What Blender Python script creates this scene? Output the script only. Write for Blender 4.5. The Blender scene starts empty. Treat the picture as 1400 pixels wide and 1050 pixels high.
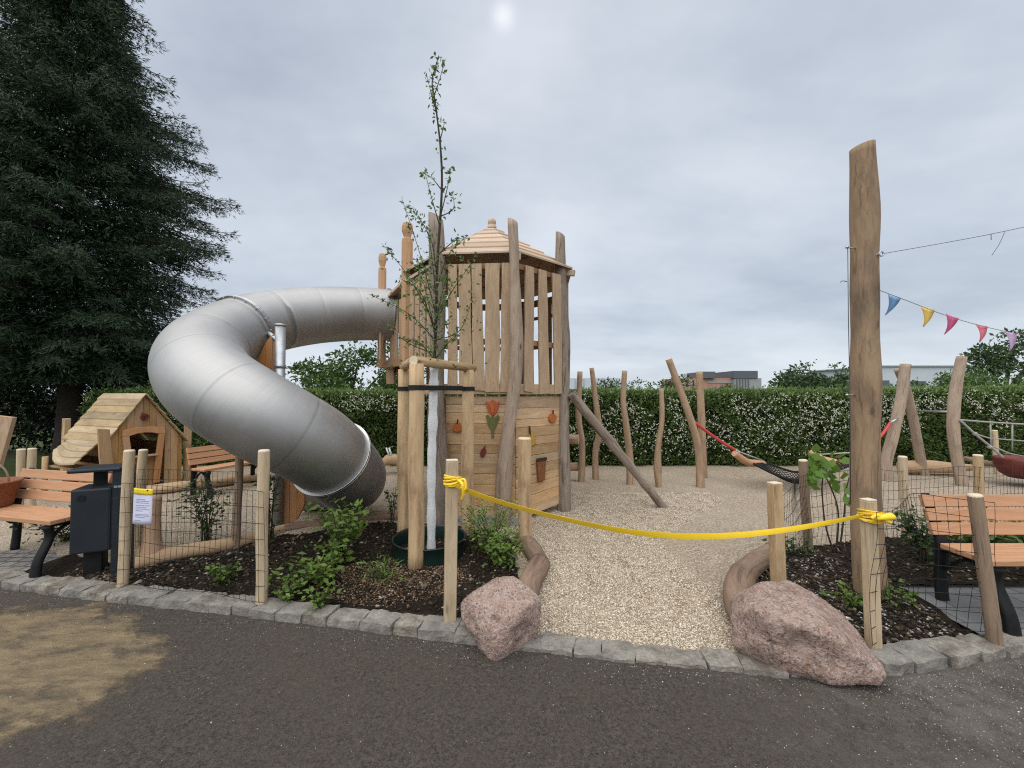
import bpy, bmesh, math, random
import numpy as np
from mathutils import Vector as V3, Matrix, noise
sc = bpy.context.scene
COL = sc.collection
R_ = math.radians
PI = math.pi
# ------------------------------------------------------------------ camera
F, CX, CY, H = 545.0, 700.0, 525.0, 1.6
TH = math.atan(13 / 545.0)
cam = bpy.data.cameras.new('camera'); cam.sensor_width = 36; cam.lens = F / 1400 * 36; cam.clip_end = 2000; cam.clip_start = .05
camo = bpy.data.objects.new('camera', cam); COL.objects.link(camo)
camo.location = (0, 0, H); camo.rotation_euler = (PI / 2 + TH, 0, 0); sc.camera = camo
def ray(px, py):
    x = (px - CX) / F; y = (CY - py) / F
    return V3((x, math.cos(TH) - math.sin(TH) * y, math.sin(TH) + math.cos(TH) * y))
def P(px, py, Y):                      # photo pixel -> point at depth Y
    r = ray(px, py); t = Y / r.y
    return V3((r.x * t, Y, H + r.z * t))
def G(px, py, z=0.0):                  # photo pixel -> point at height z
    r = ray(px, py); t = (z - H) / r.z
    return V3((r.x * t, r.y * t, z))
def XY(px, Y): return (px - CX) / F * Y

# ------------------------------------------------------------------ materials
class NT:
    def __init__(s, name):
        s.m = bpy.data.materials.new(name); s.m.use_nodes = True
        s.t = s.m.node_tree; s.t.nodes.clear()
        s.out = s.n('ShaderNodeOutputMaterial'); s.b = s.n('ShaderNodeBsdfPrincipled')
        s.l(s.b.outputs[0], s.out.inputs['Surface'])
    def n(s, t, **k):
        x = s.t.nodes.new(t)
        for a, v in k.items(): setattr(x, a, v)
        return x
    def l(s, a, b): s.t.links.new(a, b)
    def val(s, sock, v):
        if hasattr(v, 'is_linked') or isinstance(v, bpy.types.NodeSocket): s.l(v, sock)
        else: sock.default_value = v
    def math(s, op, a, b=0.0, clamp=False):
        x = s.n('ShaderNodeMath', operation=op, use_clamp=clamp); s.val(x.inputs[0], a); s.val(x.inputs[1], b); return x.outputs[0]
    def mix(s, f, a, b, mode='MIX'):
        x = s.n('ShaderNodeMix', data_type='RGBA', blend_type=mode)
        s.val(x.inputs[0], f)
        for i, v in ((6, a), (7, b)):
            if isinstance(v, (tuple, list)): v = (*v[:3], 1)
            s.val(x.inputs[i], v)
        return x.outputs[2]
    def noise(s, vec, scale, detail=4, rough=.55, out='Fac', dist=0):
        x = s.n('ShaderNodeTexNoise'); x.inputs['Scale'].default_value = scale; x.inputs['Detail'].default_value = detail
        x.inputs['Roughness'].default_value = rough; x.inputs['Distortion'].default_value = dist
        if vec is not None: s.l(vec, x.inputs['Vector'])
        return x.outputs[out]
    def vor(s, vec, scale, out='Distance', feature='F1', rnd=1):
        x = s.n('ShaderNodeTexVoronoi', feature=feature); x.inputs['Scale'].default_value = scale
        if 'Randomness' in x.inputs: x.inputs['Randomness'].default_value = rnd
        if vec is not None: s.l(vec, x.inputs['Vector'])
        return x.outputs[out]
    def ramp(s, f, stops, interp='LINEAR'):
        x = s.n('ShaderNodeValToRGB'); x.color_ramp.interpolation = interp
        e = x.color_ramp.elements
        while len(e) < len(stops): e.new(.5)
        for k, (p, c) in zip(e, stops):
            k.position = p; k.color = (c, c, c, 1) if isinstance(c, (int, float)) else (*c[:3], 1)
        s.val(x.inputs[0], f); return x.outputs[0]
    def mapr(s, v, a, b, c, d):
        x = s.n('ShaderNodeMapRange'); s.val(x.inputs[0], v)
        for i, q in enumerate((a, b, c, d)): x.inputs[i + 1].default_value = q
        return x.outputs[0]
    def obj(s): return s.n('ShaderNodeNewGeometry').outputs['Position']
    def uv(s): return s.n('ShaderNodeTexCoord').outputs['UV']
    def island(s): return s.n('ShaderNodeNewGeometry').outputs['Random Per Island']
    def comb(s, x, y, z):
        c = s.n('ShaderNodeCombineXYZ'); s.val(c.inputs[0], x); s.val(c.inputs[1], y); s.val(c.inputs[2], z); return c.outputs[0]
    def sep(s, v):
        c = s.n('ShaderNodeSeparateXYZ'); s.l(v, c.inputs[0]); return c.outputs
    def scalev(s, v, k):
        x = s.n('ShaderNodeVectorMath', operation='MULTIPLY'); s.l(v, x.inputs[0]); x.inputs[1].default_value = k; return x.outputs[0]
    def bump(s, h, strength=.3, dist=.01):
        x = s.n('ShaderNodeBump'); x.inputs['Strength'].default_value = strength; x.inputs['Distance'].default_value = dist
        s.l(h, x.inputs['Height']); s.l(x.outputs[0], s.b.inputs['Normal']); return x
    def col(s, c, rough=.8, metal=0, spec=.3):
        if isinstance(c, (tuple, list)): s.b.inputs['Base Color'].default_value = (*c[:3], 1)
        else: s.l(c, s.b.inputs['Base Color'])
        s.val(s.b.inputs['Roughness'], rough); s.b.inputs['Metallic'].default_value = metal
        s.b.inputs['Specular IOR Level'].default_value = spec
        return s.m

def wood(name, dark, light, grain=38, var=.25, stain=None, stain_amt=.4, knots=.5, bump=.25, rough=.72, crack=0, along=1.6):
    k = NT(name); uv = k.sep(k.uv()); isl = k.island()
    off = k.math('MULTIPLY', isl, 61.0)
    u = k.math('ADD', uv[0], off)
    v1 = k.comb(k.math('MULTIPLY', u, along), k.math('MULTIPLY', uv[1], grain), off)
    warp = k.noise(k.comb(k.math('MULTIPLY', u, 2.2), k.math('MULTIPLY', uv[1], 9), off), 1, 2)
    v1b = k.comb(k.math('MULTIPLY', u, along), k.math('ADD', k.math('MULTIPLY', uv[1], grain), k.math('MULTIPLY', warp, 7)), off)
    g = k.noise(v1b, 1, 6, .6)
    fine = k.noise(k.comb(k.math('MULTIPLY', u, 6), k.math('MULTIPLY', uv[1], grain * 5), off), 1, 3)
    f = k.math('ADD', k.math('MULTIPLY', g, .75), k.math('MULTIPLY', fine, .25))
    c = k.mix(k.mapr(f, .3, .7, 0, 1), dark, light)
    # knots
    kv = k.comb(k.math('MULTIPLY', u, 2.6), k.math('MULTIPLY', uv[1], 7), off)
    kd = k.vor(kv, 1)
    kn = k.mapr(kd, .05, .14, knots, 0)
    c = k.mix(kn, c, tuple(x * .35 for x in dark))
    if stain:
        sn = k.noise(k.comb(k.math('MULTIPLY', u, 1.8), k.math('MULTIPLY', uv[1], 5), off), 1, 5, .65)
        c = k.mix(k.mapr(sn, .48, .68, 0, stain_amt), c, stain)
    # per plank tint
    t = k.mapr(isl, 0, 1, 1 - var, 1 + var * .55)
    hs = k.n('ShaderNodeHueSaturation'); k.l(c, hs.inputs['Color']); k.l(t, hs.inputs['Value'])
    k.l(k.mapr(k.math('FRACT', k.math('MULTIPLY', isl, 17.3)), 0, 1, .85, 1.12), hs.inputs['Saturation'])
    c = hs.outputs[0]
    h = f
    if crack:
        cr = k.noise(k.comb(k.math('MULTIPLY', u, 3), k.math('MULTIPLY', uv[1], 46), off), 1, 2)
        m = k.mapr(cr, .60, .66, 0, crack); c = k.mix(m, c, tuple(x * .25 for x in dark)); h = k.math('SUBTRACT', f, m)
    k.bump(h, bump, .006)
    return k.col(c, rough, 0, .25)

M = {}
M['slat'] = wood('larch_board', (.40, .245, .13), (.66, .465, .28), 34, .3, (.31, .20, .12), .4, .8, .35)
M['wall'] = wood('larch_wall_plank', (.41, .25, .13), (.67, .475, .28), 26, .34, (.31, .19, .11), .4, .8, .35)
M['roof'] = wood('roof_board', (.43, .30, .205), (.63, .48, .35), 30, .22)
M['grey'] = wood('weathered_robinia', (.16, .115, .085), (.37, .295, .23), 30, .12, (.10, .075, .06), .6, .9, .6, .85, .55)
M['speckled'] = wood('speckled_robinia', (.27, .185, .125), (.48, .36, .26), 30, .12, (.17, .115, .08), .5, 1.0, .55, .85, .35)
M['pole'] = wood('peeled_robinia', (.28, .165, .085), (.50, .335, .20), 30, .24, (.20, .125, .075), .65, .7, .4, .75, .25)
M['bigpole'] = wood('big_robinia', (.22, .15, .095), (.365, .265, .18), 18, .1, (.11, .085, .065), .8, .8, .35, .78, .35)
M['carved'] = wood('carved_post_wood', (.42, .235, .125), (.56, .345, .195), 26, .1, None, 0, .5, .2)
M['stake'] = wood('stake_pine', (.40, .235, .10), (.66, .46, .23), 26, .2, (.21, .115, .05), .85, .9, .3, .75, .25)
M['post'] = wood('fence_pine', (.46, .33, .185), (.68, .53, .33), 34, .2, (.33, .225, .115), .6, .9, .3, .75, .3)
M['brownpost'] = wood('fence_brown', (.22, .14, .085), (.36, .25, .16), 30, .15, (.13, .09, .06), .4, .6, .3, .8, .4)
M['end'] = wood('cut_end', (.56, .44, .30), (.74, .62, .44), 12, .1, None, 0, 0, .1)
M['bench'] = wood('bench_slat', (.42, .185, .075), (.60, .31, .145), 46, .12, None, 0, .1, .15, .6)
M['house'] = wood('house_board', (.34, .19, .078), (.53, .34, .155), 28, .25, (.26, .155, .07), .4, .7)
M['houseroof'] = wood('house_roof_board', (.34, .24, .13), (.51, .395, .24), 28, .28, (.24, .175, .11), .6)
M['frame'] = wood('house_frame', (.44, .235, .12), (.58, .33, .18), 28, .1)
M['log'] = wood('edging_log', (.17, .10, .062), (.32, .21, .135), 22, .15, (.11, .072, .05), .7, .5, .55, .8, .4)
M['log2'] = wood('pale_log', (.38, .235, .11), (.54, .36, .19), 22, .1, (.28, .18, .09), .4)
M['orange'] = wood('oiled_board', (.40, .17, .06), (.55, .275, .115), 22, .3, None, 0, .3, .2, .55)
M['under'] = wood('bay_wood', (.30, .15, .075), (.45, .25, .13), 24, .2)
def plain(name, c, rough=.6, metal=0, spec=.4, nz=.12, scale=30, bump=0):
    k = NT(name); f = k.noise(k.obj(), scale, 4)
    cc = k.mix(k.mapr(f, .3, .7, 0, 1), tuple(x * (1 - nz) for x in c), tuple(min(1, x * (1 + nz)) for x in c))
    if bump: k.bump(f, bump, .005)
    return k.col(cc, rough, metal, spec)
M['black'] = plain('black_metal', (.008, .0085, .009), .6, 0, .25, .3)
M['anth'] = plain('anthracite_paint', (.015, .020, .027), .5, 0, .35, .15, 6)
M['dark'] = plain('dark_void', (.012, .010, .009), .9)
M['steelpole'] = plain('galvanised_pole', (.42, .44, .46), .45, .85, .5, .15, 12)
M['bolt'] = plain('zinc', (.45, .46, .47), .4, .9)
M['red'] = plain('red_sleeve', (.50, .055, .05), .55)
M['redwood'] = plain('red_painted_wood', (.14, .028, .022), .55, 0, .4, .25, 8, .2)
M['rope'] = plain('rope', (.34, .33, .31), .9, 0, .1, .3, 90, .3)
M['blackrope'] = plain('black_net_rope', (.02, .02, .021), .85, 0, .2, .3, 60)
M['wire'] = plain('black_wire', (.018, .018, .018), .55, .3)
M['cable'] = plain('thin_cable', (.10, .11, .12), .5, .4)
M['tape'] = plain('yellow_tape', (.95, .64, .03), .4, 0, .5, .05, 14)
M['paper'] = plain('paper', (.62, .63, .78), .7, 0, .3, .03, 9)
M['paperhead'] = plain('paper_header', (.80, .60, .03), .6)
M['ink'] = plain('ink', (.25, .26, .40), .7)
M['strap'] = plain('black_strap', (.012, .012, .013), .8)
M['wrap'] = plain('white_tree_wrap', (.72, .73, .74), .85, 0, .2, .08, 40, .5)
M['ring'] = plain('green_bag', (.004, .017, .013), .4, 0, .5, .25, 10, .15)
M['tulip'] = plain('tulip_red', (.42, .085, .035), .65, 0, .3, .25, 40)
M['leafgreen'] = plain('carved_green', (.12, .13, .045), .7, 0, .3, .25, 40)
M['apple'] = plain('carved_orange', (.42, .12, .03), .6, 0, .3, .25, 40)
M['plum'] = plain('carved_maroon', (.14, .025, .02), .6, 0, .3, .25, 40)
M['pear'] = plain('carved_yellow', (.42, .25, .045), .65, 0, .3, .25, 40)
M['pot'] = plain('carved_brown', (.20, .075, .03), .65, 0, .3, .35, 60)
M['stem'] = plain('carved_dark', (.035, .018, .014), .7)
M['basket'] = plain('basket_terracotta', (.24, .095, .05), .75, 0, .3, .3, 70, .5)
M['twig'] = plain('twig_bark', (.055, .042, .03), .9, 0, .2, .3, 40, .4)
M['barkdark'] = plain('spruce_bark', (.055, .046, .04), .95, 0, .1, .35, 22, .8)
M['f_blue'] = plain('flag_blue', (.16, .30, .52), .8)
M['f_yel'] = plain('flag_yellow', (.72, .50, .12), .8)
M['f_pink'] = plain('flag_pink', (.62, .12, .26), .8)
M['f_sal'] = plain('flag_salmon', (.66, .18, .24), .8)
M['f_lil'] = plain('flag_lilac', (.52, .36, .52), .8)
M['bwhite'] = plain('pale_cladding', (.52, .56, .60), .7, 0, .3, .04, .3)
M['bgrey'] = plain('grey_render', (.30, .31, .32), .8, 0, .3, .08, .4)
M['bbrick'] = plain('hazed_red_facade', (.42, .24, .18), .85, 0, .3, .12, .5)  # paled red: distance haze is put into the colour
M['bdark'] = plain('dark_roof_cladding', (.105, .115, .13), .7)  # lifted dark tone: haze on the far block is put into the colour
M['bwin'] = plain('window_band', (.30, .30, .29), .3)
M['boxgrey'] = plain('container_grey', (.36, .40, .42), .6, 0, .3, .05, .3)

def leafmat(name, dark, light, trans=.3, rough=.55, spec=.35):
    k = NT(name); isl = k.island()
    c = k.mix(isl, dark, light)
    n = k.noise(k.obj(), 1.3, 3); c = k.mix(k.mapr(n, .35, .7, 0, .5), c, light)
    k.col(c, rough, 0, spec)
    if trans:
        tr = k.n('ShaderNodeBsdfTranslucent'); k.l(c, tr.inputs[0])
        mx = k.n('ShaderNodeMixShader'); mx.inputs[0].default_value = trans
        k.l(k.b.outputs[0], mx.inputs[1]); k.l(tr.outputs[0], mx.inputs[2]); k.l(mx.outputs[0], k.out.inputs[0])
    return k.m
M['spruce'] = leafmat('spruce_needles', (.013, .028, .016), (.058, .096, .052), .1, .6, .25)
M['hedge'] = leafmat('hedge_leaf', (.034, .064, .016), (.125, .19, .05), .25)
M['hedgetop'] = leafmat('hedge_lit_shoot', (.13, .21, .05), (.27, .37, .13), .35)  # pale shoots; the lit band of the hedge top is in their colour
M['flower'] = leafmat('white_blossom', (.50, .50, .40), (.74, .74, .64), .2, .8)
M['shrub'] = leafmat('shrub_leaf', (.05, .10, .018), (.17, .26, .05), .3)
M['shrubdark'] = leafmat('shrub_leaf_dark', (.02, .045, .012), (.07, .12, .03), .2)
M['sap'] = leafmat('sapling_leaf', (.06, .11, .03), (.17, .25, .08), .3)
M['vine'] = leafmat('broad_leaf', (.07, .17, .025), (.20, .33, .06), .35)
M['tree'] = leafmat('far_tree_leaf', (.028, .058, .024), (.085, .135, .05), .25)
M['cherry'] = leafmat('cherry_leaf', (.03, .065, .015), (.11, .19, .045), .3)
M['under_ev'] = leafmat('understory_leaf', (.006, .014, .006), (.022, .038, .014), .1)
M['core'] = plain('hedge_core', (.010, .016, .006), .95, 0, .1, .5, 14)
M['mulchbit'] = None
k = NT('bark_chip'); isl = k.island()
M['chip'] = k.col(k.ramp(isl, [(0, (.010, .008, .0065)), (.45, (.026, .019, .013)), (.8, (.062, .044, .029)), (.93, (.13, .095, .062)), (.985, (.34, .31, .27))]), .9, 0, .15)
k = NT('brown_chip'); isl = k.island()
M['chip2'] = k.col(k.ramp(isl, [(0, (.04, .025, .015)), (.5, (.11, .07, .042)), (.85, (.20, .135, .085)), (1, (.34, .26, .18))]), .9, 0, .15)
k = NT('pebble'); isl = k.island()
M['pebble'] = k.col(k.ramp(isl, [(0, (.22, .17, .12)), (.3, (.40, .325, .235)), (.65, (.53, .445, .335)), (.9, (.65, .575, .465)), (1, (.74, .69, .60))]), .85, 0, .2)
k = NT('grit'); isl = k.island()
M['grit'] = k.col(k.ramp(isl, [(0, (.10, .095, .09)), (.5, (.28, .26, .23)), (.85, (.5, .48, .44)), (1, (.7, .68, .64))]), .8, 0, .3)
# gravel
k = NT('gravel'); p = k.obj(); flat = k.scalev(p, (1, 1, .2))
cell = k.sep(k.vor(flat, 75, 'Color'))[0]; dist = k.vor(flat, 75)
big = k.noise(flat, 1.7, 4); mid = k.noise(flat, 9, 4)
c = k.ramp(cell, [(0, (.24, .19, .135)), (.35, (.40, .325, .235)), (.75, (.52, .435, .33)), (1, (.66, .59, .49))])
c = k.mix(k.mapr(dist, .35, .75, 0, .65), c, (.14, .10, .07))
c = k.mix(k.mapr(big, .38, .62, .0, .45), c, (.33, .265, .19))
c = k.mix(k.mapr(k.noise(flat, .45, 3), .45, .65, 0, .25), c, (.50, .43, .34))
k.bump(k.math('ADD', k.math('MULTIPLY', k.math('SUBTRACT', 1.0, dist), .7), k.math('ADD', k.math('MULTIPLY', mid, 1.4), k.math('MULTIPLY', big, 4.0))), .9, .014)
M['gravel'] = k.col(c, .92, 0, .15)
# soil
k = NT('soil'); p = k.obj(); n1 = k.noise(p, 3, 5); n2 = k.noise(p, 38, 6, .7); v = k.vor(p, 60)
c = k.mix(k.mapr(n2, .3, .7, 0, 1), (.008, .0065, .005), (.036, .027, .019))
c = k.mix(k.mapr(n1, .54, .72, 0, .55), c, (.085, .060, .038))
k.bump(k.math('ADD', n2, k.math('MULTIPLY', v, .5)), 1, .03)
M['soil'] = k.col(c, .95, 0, .12)
# asphalt with sandy dust patch
k = NT('asphalt'); p = k.obj(); s = k.sep(p)
n1 = k.math('ADD', k.math('MULTIPLY', k.noise(p, 150, 3, .7), .5), k.math('MULTIPLY', k.noise(p, 52, 4, .75), .5)); n2 = k.math('ADD', k.math('MULTIPLY', k.noise(p, 1.1, 5, .65), .6), k.math('MULTIPLY', k.noise(p, 7, 5, .65), .4)); v = k.sep(k.vor(p, 150, 'Color'))
c = k.mix(k.mapr(n1, .38, .62, 0, 1), (.021, .0175, .0145), (.118, .099, .082))
c = k.mix(k.mapr(n2, .42, .62, 0, .62), c, (.077, .064, .052))
c = k.mix(k.mapr(v[0], .97, .99, 0, .3), c, (.15, .135, .115))
dx = k.math('DIVIDE', k.math('ADD', s[0], 3.15), .95)
dy0 = k.math('ADD', s[1], k.math('MULTIPLY', s[0], .22))
dy = k.math('DIVIDE', k.math('SUBTRACT', dy0, 1.78), .66)
rr = k.math('SQRT', k.math('ADD', k.math('MULTIPLY', dx, dx), k.math('MULTIPLY', dy, dy)))
wob = k.noise(p, 1.6, 5, .62); wob2 = k.noise(k.scalev(p, (3, 9, 1)), 1, 5, .7)
rr = k.math('ADD', rr, k.math('ADD', k.math('MULTIPLY', k.math('SUBTRACT', wob, .5), 1.1), k.math('MULTIPLY', k.math('SUBTRACT', wob2, .5), .35)))
fz = k.noise(p, 26, 5, .75); rr = k.math('ADD', rr, k.math('MULTIPLY', k.math('SUBTRACT', fz, .5), .30)); msk = k.mapr(rr, .90, 1.03, .9, 0)
sn = k.noise(k.scalev(p, (4, 11, 1)), 1, 5, .7); sand = k.mix(k.mapr(sn, .3, .7, 0, 1), (.155, .115, .068), (.31, .235, .138))
bare = k.mapr(k.noise(k.scalev(p, (2.6, 5.5, 1)), 1, 6, .72), .50, .62, 0, .7)
c = k.mix(k.math('MULTIPLY', msk, k.math('SUBTRACT', 1.0, bare)), c, sand)
# pale grit near the right kerb
gx = k.math('MULTIPLY', k.mapr(s[0], 1.0, 2.3, 0, 1), k.mapr(s[1], 1.2, 2.2, 0, 1))
c = k.mix(k.math('MULTIPLY', gx, k.mapr(k.noise(p, 5, 5, .7), .4, .65, .1, .6)), c, (.20, .185, .16))
k.bump(k.math('ADD', k.math('ADD', n1, k.math('MULTIPLY', n2, .6)), k.math('MULTIPLY', msk, k.math('MULTIPLY', sn, 2.5))), 1.0, .016)
M['asphalt'] = k.col(c, .9, 0, .25)
# kerb granite
k = NT('kerb_granite'); p = k.obj(); isl = k.island(); n1 = k.noise(p, 55, 5, .7); n2 = k.noise(p, 7, 5, .65)
c = k.mix(k.mapr(n1, .3, .7, 0, 1), (.19, .172, .145), (.39, .36, .305))
c = k.mix(k.mapr(n2, .44, .62, 0, .75), c, (.095, .074, .054))
c = k.mix(k.mapr(isl, 0, 1, 0, .5), c, (.235, .23, .22))
k.bump(k.math('ADD', n1, k.math('MULTIPLY', n2, .8)), .8, .014); M['kerb'] = k.col(c, .85, 0, .25)
k = NT('pink_granite'); p = k.obj(); n1 = k.noise(p, 14, 6, .7); v = k.sep(k.vor(p, 95, 'Color')); n3 = k.noise(p, 5.5, 6, .68); n4 = k.noise(p, 60, 4, .7)
c = k.mix(k.mapr(n1, .3, .7, 0, 1), (.29, .175, .132), (.50, .37, .31))
c = k.mix(k.mapr(v[0], .66, .8, 0, .6), c, (.52, .45, .42)); c = k.mix(k.mapr(v[1], .84, .92, 0, .65), c, (.12, .075, .07))
c = k.mix(k.mapr(n3, .52, .68, 0, .6), c, (.175, .115, .082))
k.bump(k.math('ADD', k.math('MULTIPLY', n1, 1.3), k.math('MULTIPLY', n4, .45)), 1.0, .03); M['granite'] = k.col(c, .82, 0, .3)
# cobbles / slabs
k = NT('cobbles'); p = k.obj(); fl = k.scalev(p, (1, 1, 0)); br = k.n('ShaderNodeTexBrick'); k.l(fl, br.inputs['Vector'])
br.inputs['Scale'].default_value = 1; br.inputs['Brick Width'].default_value = .13; br.inputs['Row Height'].default_value = .1; br.inputs['Mortar Size'].default_value = .009
br.inputs['Color1'].default_value = (.21, .20, .19, 1); br.inputs['Color2'].default_value = (.33, .315, .295, 1); br.inputs['Mortar'].default_value = (.07, .062, .05, 1)
nn = k.noise(p, 25, 5); c = k.mix(k.mapr(nn, .3, .7, 0, .5), br.outputs[0], (.16, .145, .13))
k.bump(k.math('SUBTRACT', k.math('MULTIPLY', nn, .4), br.outputs[1]), .8, .012); M['cobble'] = k.col(c, .85, 0, .25)
k = NT('slabs'); p = k.obj(); fl = k.scalev(p, (1, 1, 0)); br = k.n('ShaderNodeTexBrick'); k.l(fl, br.inputs['Vector'])
br.inputs['Scale'].default_value = 1; br.inputs['Brick Width'].default_value = .3; br.inputs['Row Height'].default_value = .2; br.inputs['Mortar Size'].default_value = .006
br.inputs['Color1'].default_value = (.15, .152, .155, 1); br.inputs['Color2'].default_value = (.20, .20, .205, 1); br.inputs['Mortar'].default_value = (.06, .055, .05, 1)
nn = k.noise(p, 40, 5); c = k.mix(k.mapr(nn, .3, .7, 0, .4), br.outputs[0], (.12, .115, .11)); k.bump(nn, .3, .006); M['slab'] = k.col(c, .85, 0, .25)
k = NT('rough_grass'); p = k.obj(); n1 = k.noise(p, .6, 5); n2 = k.noise(p, 30, 4)
c = k.mix(k.mapr(n2, .3, .7, 0, 1), (.03, .05, .015), (.08, .11, .035)); c = k.mix(k.mapr(n1, .45, .65, 0, .5), c, (.10, .085, .05))
M['grass'] = k.col(c, .95, 0, .1)
# brushed steel tube
k = NT('brushed_steel'); uv = k.sep(k.uv()); un = k.math('MULTIPLY', uv[0], 1.75); seg = k.n('ShaderNodeTexWhiteNoise', noise_dimensions='1D'); k.l(k.math('FLOOR', un), seg.inputs['W'])
fr = k.math('FRACT', un); ln = k.mapr(k.math('MINIMUM', fr, k.math('SUBTRACT', 1.0, fr)), .004, .014, 1, 0)
st = k.noise(k.comb(k.math('MULTIPLY', uv[0], 120), k.math('MULTIPLY', uv[1], 1.5), 0.0), 1, 3)
cl = k.noise(k.obj(), 2.4, 5, .6); sm = k.noise(k.comb(k.math('MULTIPLY', uv[0], 1.5), k.math('MULTIPLY', uv[1], 9), 0.0), 1, 5)
b = k.math('ADD', k.mapr(seg.outputs[0], 0, 1, .41, .45), k.mapr(st, .3, .7, -.02, .02)); b = k.math('ADD', b, k.mapr(cl, .3, .7, -.03, .03)); b = k.math('ADD', b, k.mapr(sm, .55, .75, 0, -.035))
b = k.math('SUBTRACT', b, k.math('MULTIPLY', ln, .07))
k.col(k.comb(b, k.math('MULTIPLY', b, .99), k.math('MULTIPLY', b, .975)), k.math('ADD', k.mapr(seg.outputs[0], 0, 1, .58, .62), k.mapr(cl, .3, .7, -.05, .05)), 1, .5)
k.bump(k.math('ADD', st, k.math('MULTIPLY', ln, -3.0)), .05, .002); M['steel'] = k.m
M['steelring'] = plain('steel_flange', (.50, .50, .50), .32, 1, .5, .08, 10)

# ------------------------------------------------------------------ mesh builder
def frame(d, up=(0, 0, 1)):
    d = V3(d).normalized(); u = V3(up)
    if abs(d.dot(u)) > .98: u = V3((0, 1, 0)) if abs(d.y) < .9 else V3((1, 0, 0))
    s = u.cross(d).normalized(); u = d.cross(s)
    return d, s, u
class MB:
    def __init__(s): s.V = []; s.F = []; s.U = []; s.M = []; s.S = []
    def face(s, idx, uv, m=0, sm=False): s.F.append(idx); s.U.append(uv); s.M.append(m); s.S.append(sm)
    def box(s, c, size, axes=None, m=0, tap=None):
        c = V3(c); ax = axes or (V3((1, 0, 0)), V3((0, 1, 0)), V3((0, 0, 1)))
        h = [x / 2 for x in size]; b = len(s.V)
        for k in (-1, 1):
            for j in (-1, 1):
                for i in (-1, 1):
                    f = tap if (tap and i > 0) else 1
                    s.V.append(c + ax[0] * (h[0] * i) + ax[1] * (h[1] * j * f) + ax[2] * (h[2] * k))
        L = max(range(3), key=lambda q: size[q])
        def uvof(vi, nrm):
            co = [(1 if vi & 1 else -1) * h[0], (1 if vi & 2 else -1) * h[1], (1 if vi & 4 else -1) * h[2]]
            o = [q for q in range(3) if q != nrm]
            if L in o: a = L; bb = [q for q in o if q != L][0]
            else: a, bb = o
            return (co[a], co[bb] + nrm * .37)
        for nrm, q in ((0, (0, 4, 6, 2)), (0, (1, 3, 7, 5)), (1, (0, 1, 5, 4)), (1, (2, 6, 7, 3)), (2, (0, 2, 3, 1)), (2, (4, 5, 7, 6))):
            s.face([b + x for x in q], [uvof(x, nrm) for x in q], m)
        return s
    def plank(s, p0, p1, w, t, up=(0, 0, 1), m=0, tap=None):
        p0 = V3(p0); p1 = V3(p1); d, sd, u = frame(p1 - p0, up)
        return s.box((p0 + p1) / 2, ((p1 - p0).length, w, t), (d, sd, u), m, tap)
    def tube(s, pts, r, n=10, m=0, capm=None, wob=0.0, seed=0, cap=True, sm=True, seam=(0, 1, 0), flip=False, u0=0.0, ell=1.0):
        pts = [V3(p) for p in pts]; N = len(pts)
        rr = [r] * N if isinstance(r, (int, float)) else [r(i / (N - 1)) for i in range(N)] if callable(r) else list(r)
        if len(rr) != N: rr = [float(np.interp(i / (N - 1), np.linspace(0, 1, len(rr)), rr)) for i in range(N)]
        b = len(s.V); u = u0; us = []; nrm = None; rs = random.Random(seed); ph = [rs.uniform(0, 6.3) for _ in range(6)]
        for i, p in enumerate(pts):
            t = (pts[min(i + 1, N - 1)] - pts[max(i - 1, 0)]).normalized()
            if nrm is None:
                nrm = V3(seam) - t * t.dot(V3(seam))
                if nrm.length < .1: nrm = V3((1, 0, 0)) - t * t.x
            else: nrm = nrm - t * t.dot(nrm)
            nrm.normalize(); bi = t.cross(nrm)
            if i: u += (pts[i] - pts[i - 1]).length
            us.append(u)
            for j in range(n):
                a = 2 * PI * j / n
                w = 1 + wob * (math.sin(2 * a + ph[0] + u * 3.1) * .5 + math.sin(3 * a + ph[1] - u * 4.7) * .35 + math.sin(a + ph[2] + u * 7.3) * .4 + math.sin(u * 11 + ph[3]) * .35)
                s.V.append(p + (nrm * math.cos(a) + bi * (math.sin(a) * ell)) * (rr[i] * w))
        for i in range(N - 1):
            for j in range(n):
                q = [b + i * n + j, b + i * n + (j + 1) % n, b + (i + 1) * n + (j + 1) % n, b + (i + 1) * n + j]
                rad = max(rr[i], .002)
                uv = [(us[i], 6.283 * j / n * rad), (us[i], 6.283 * (j + 1) / n * rad), (us[i + 1], 6.283 * (j + 1) / n * rad), (us[i + 1], 6.283 * j / n * rad)]
                if flip: q.reverse(); uv.reverse()
                s.face(q, uv, m, sm)
        if cap:
            cm = m if capm is None else capm
            for i, rev in ((0, True), (N - 1, False)):
                q = [b + i * n + j for j in range(n)]
                uv = [(rr[i] * math.cos(6.283 * j / n), rr[i] * math.sin(6.283 * j / n)) for j in range(n)]
                if rev: q.reverse(); uv.reverse()
                s.face(q, uv, cm)
        return s
    def prism(s, out, o, ex, ey, t, m=0, sm=False):      # outline in (ex,ey) extruded by t along ex x ey
        o = V3(o); ex = V3(ex); ey = V3(ey); n = ex.cross(ey).normalized(); b = len(s.V); K = len(out)
        for d in (0, t):
            for (x, y) in out: s.V.append(o + ex * x + ey * y + n * d)
        s.face([b + i for i in range(K)][::-1], [(q[1], q[0]) for q in out][::-1], m)
        s.face([b + K + i for i in range(K)], [(q[1], q[0]) for q in out], m)
        for i in range(K):
            j = (i + 1) % K; l = math.hypot(out[j][0] - out[i][0], out[j][1] - out[i][1])
            s.face([b + i, b + j, b + K + j, b + K + i], [(0, 0), (l, 0), (l, t), (0, t)], m, sm)
        return s
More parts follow.
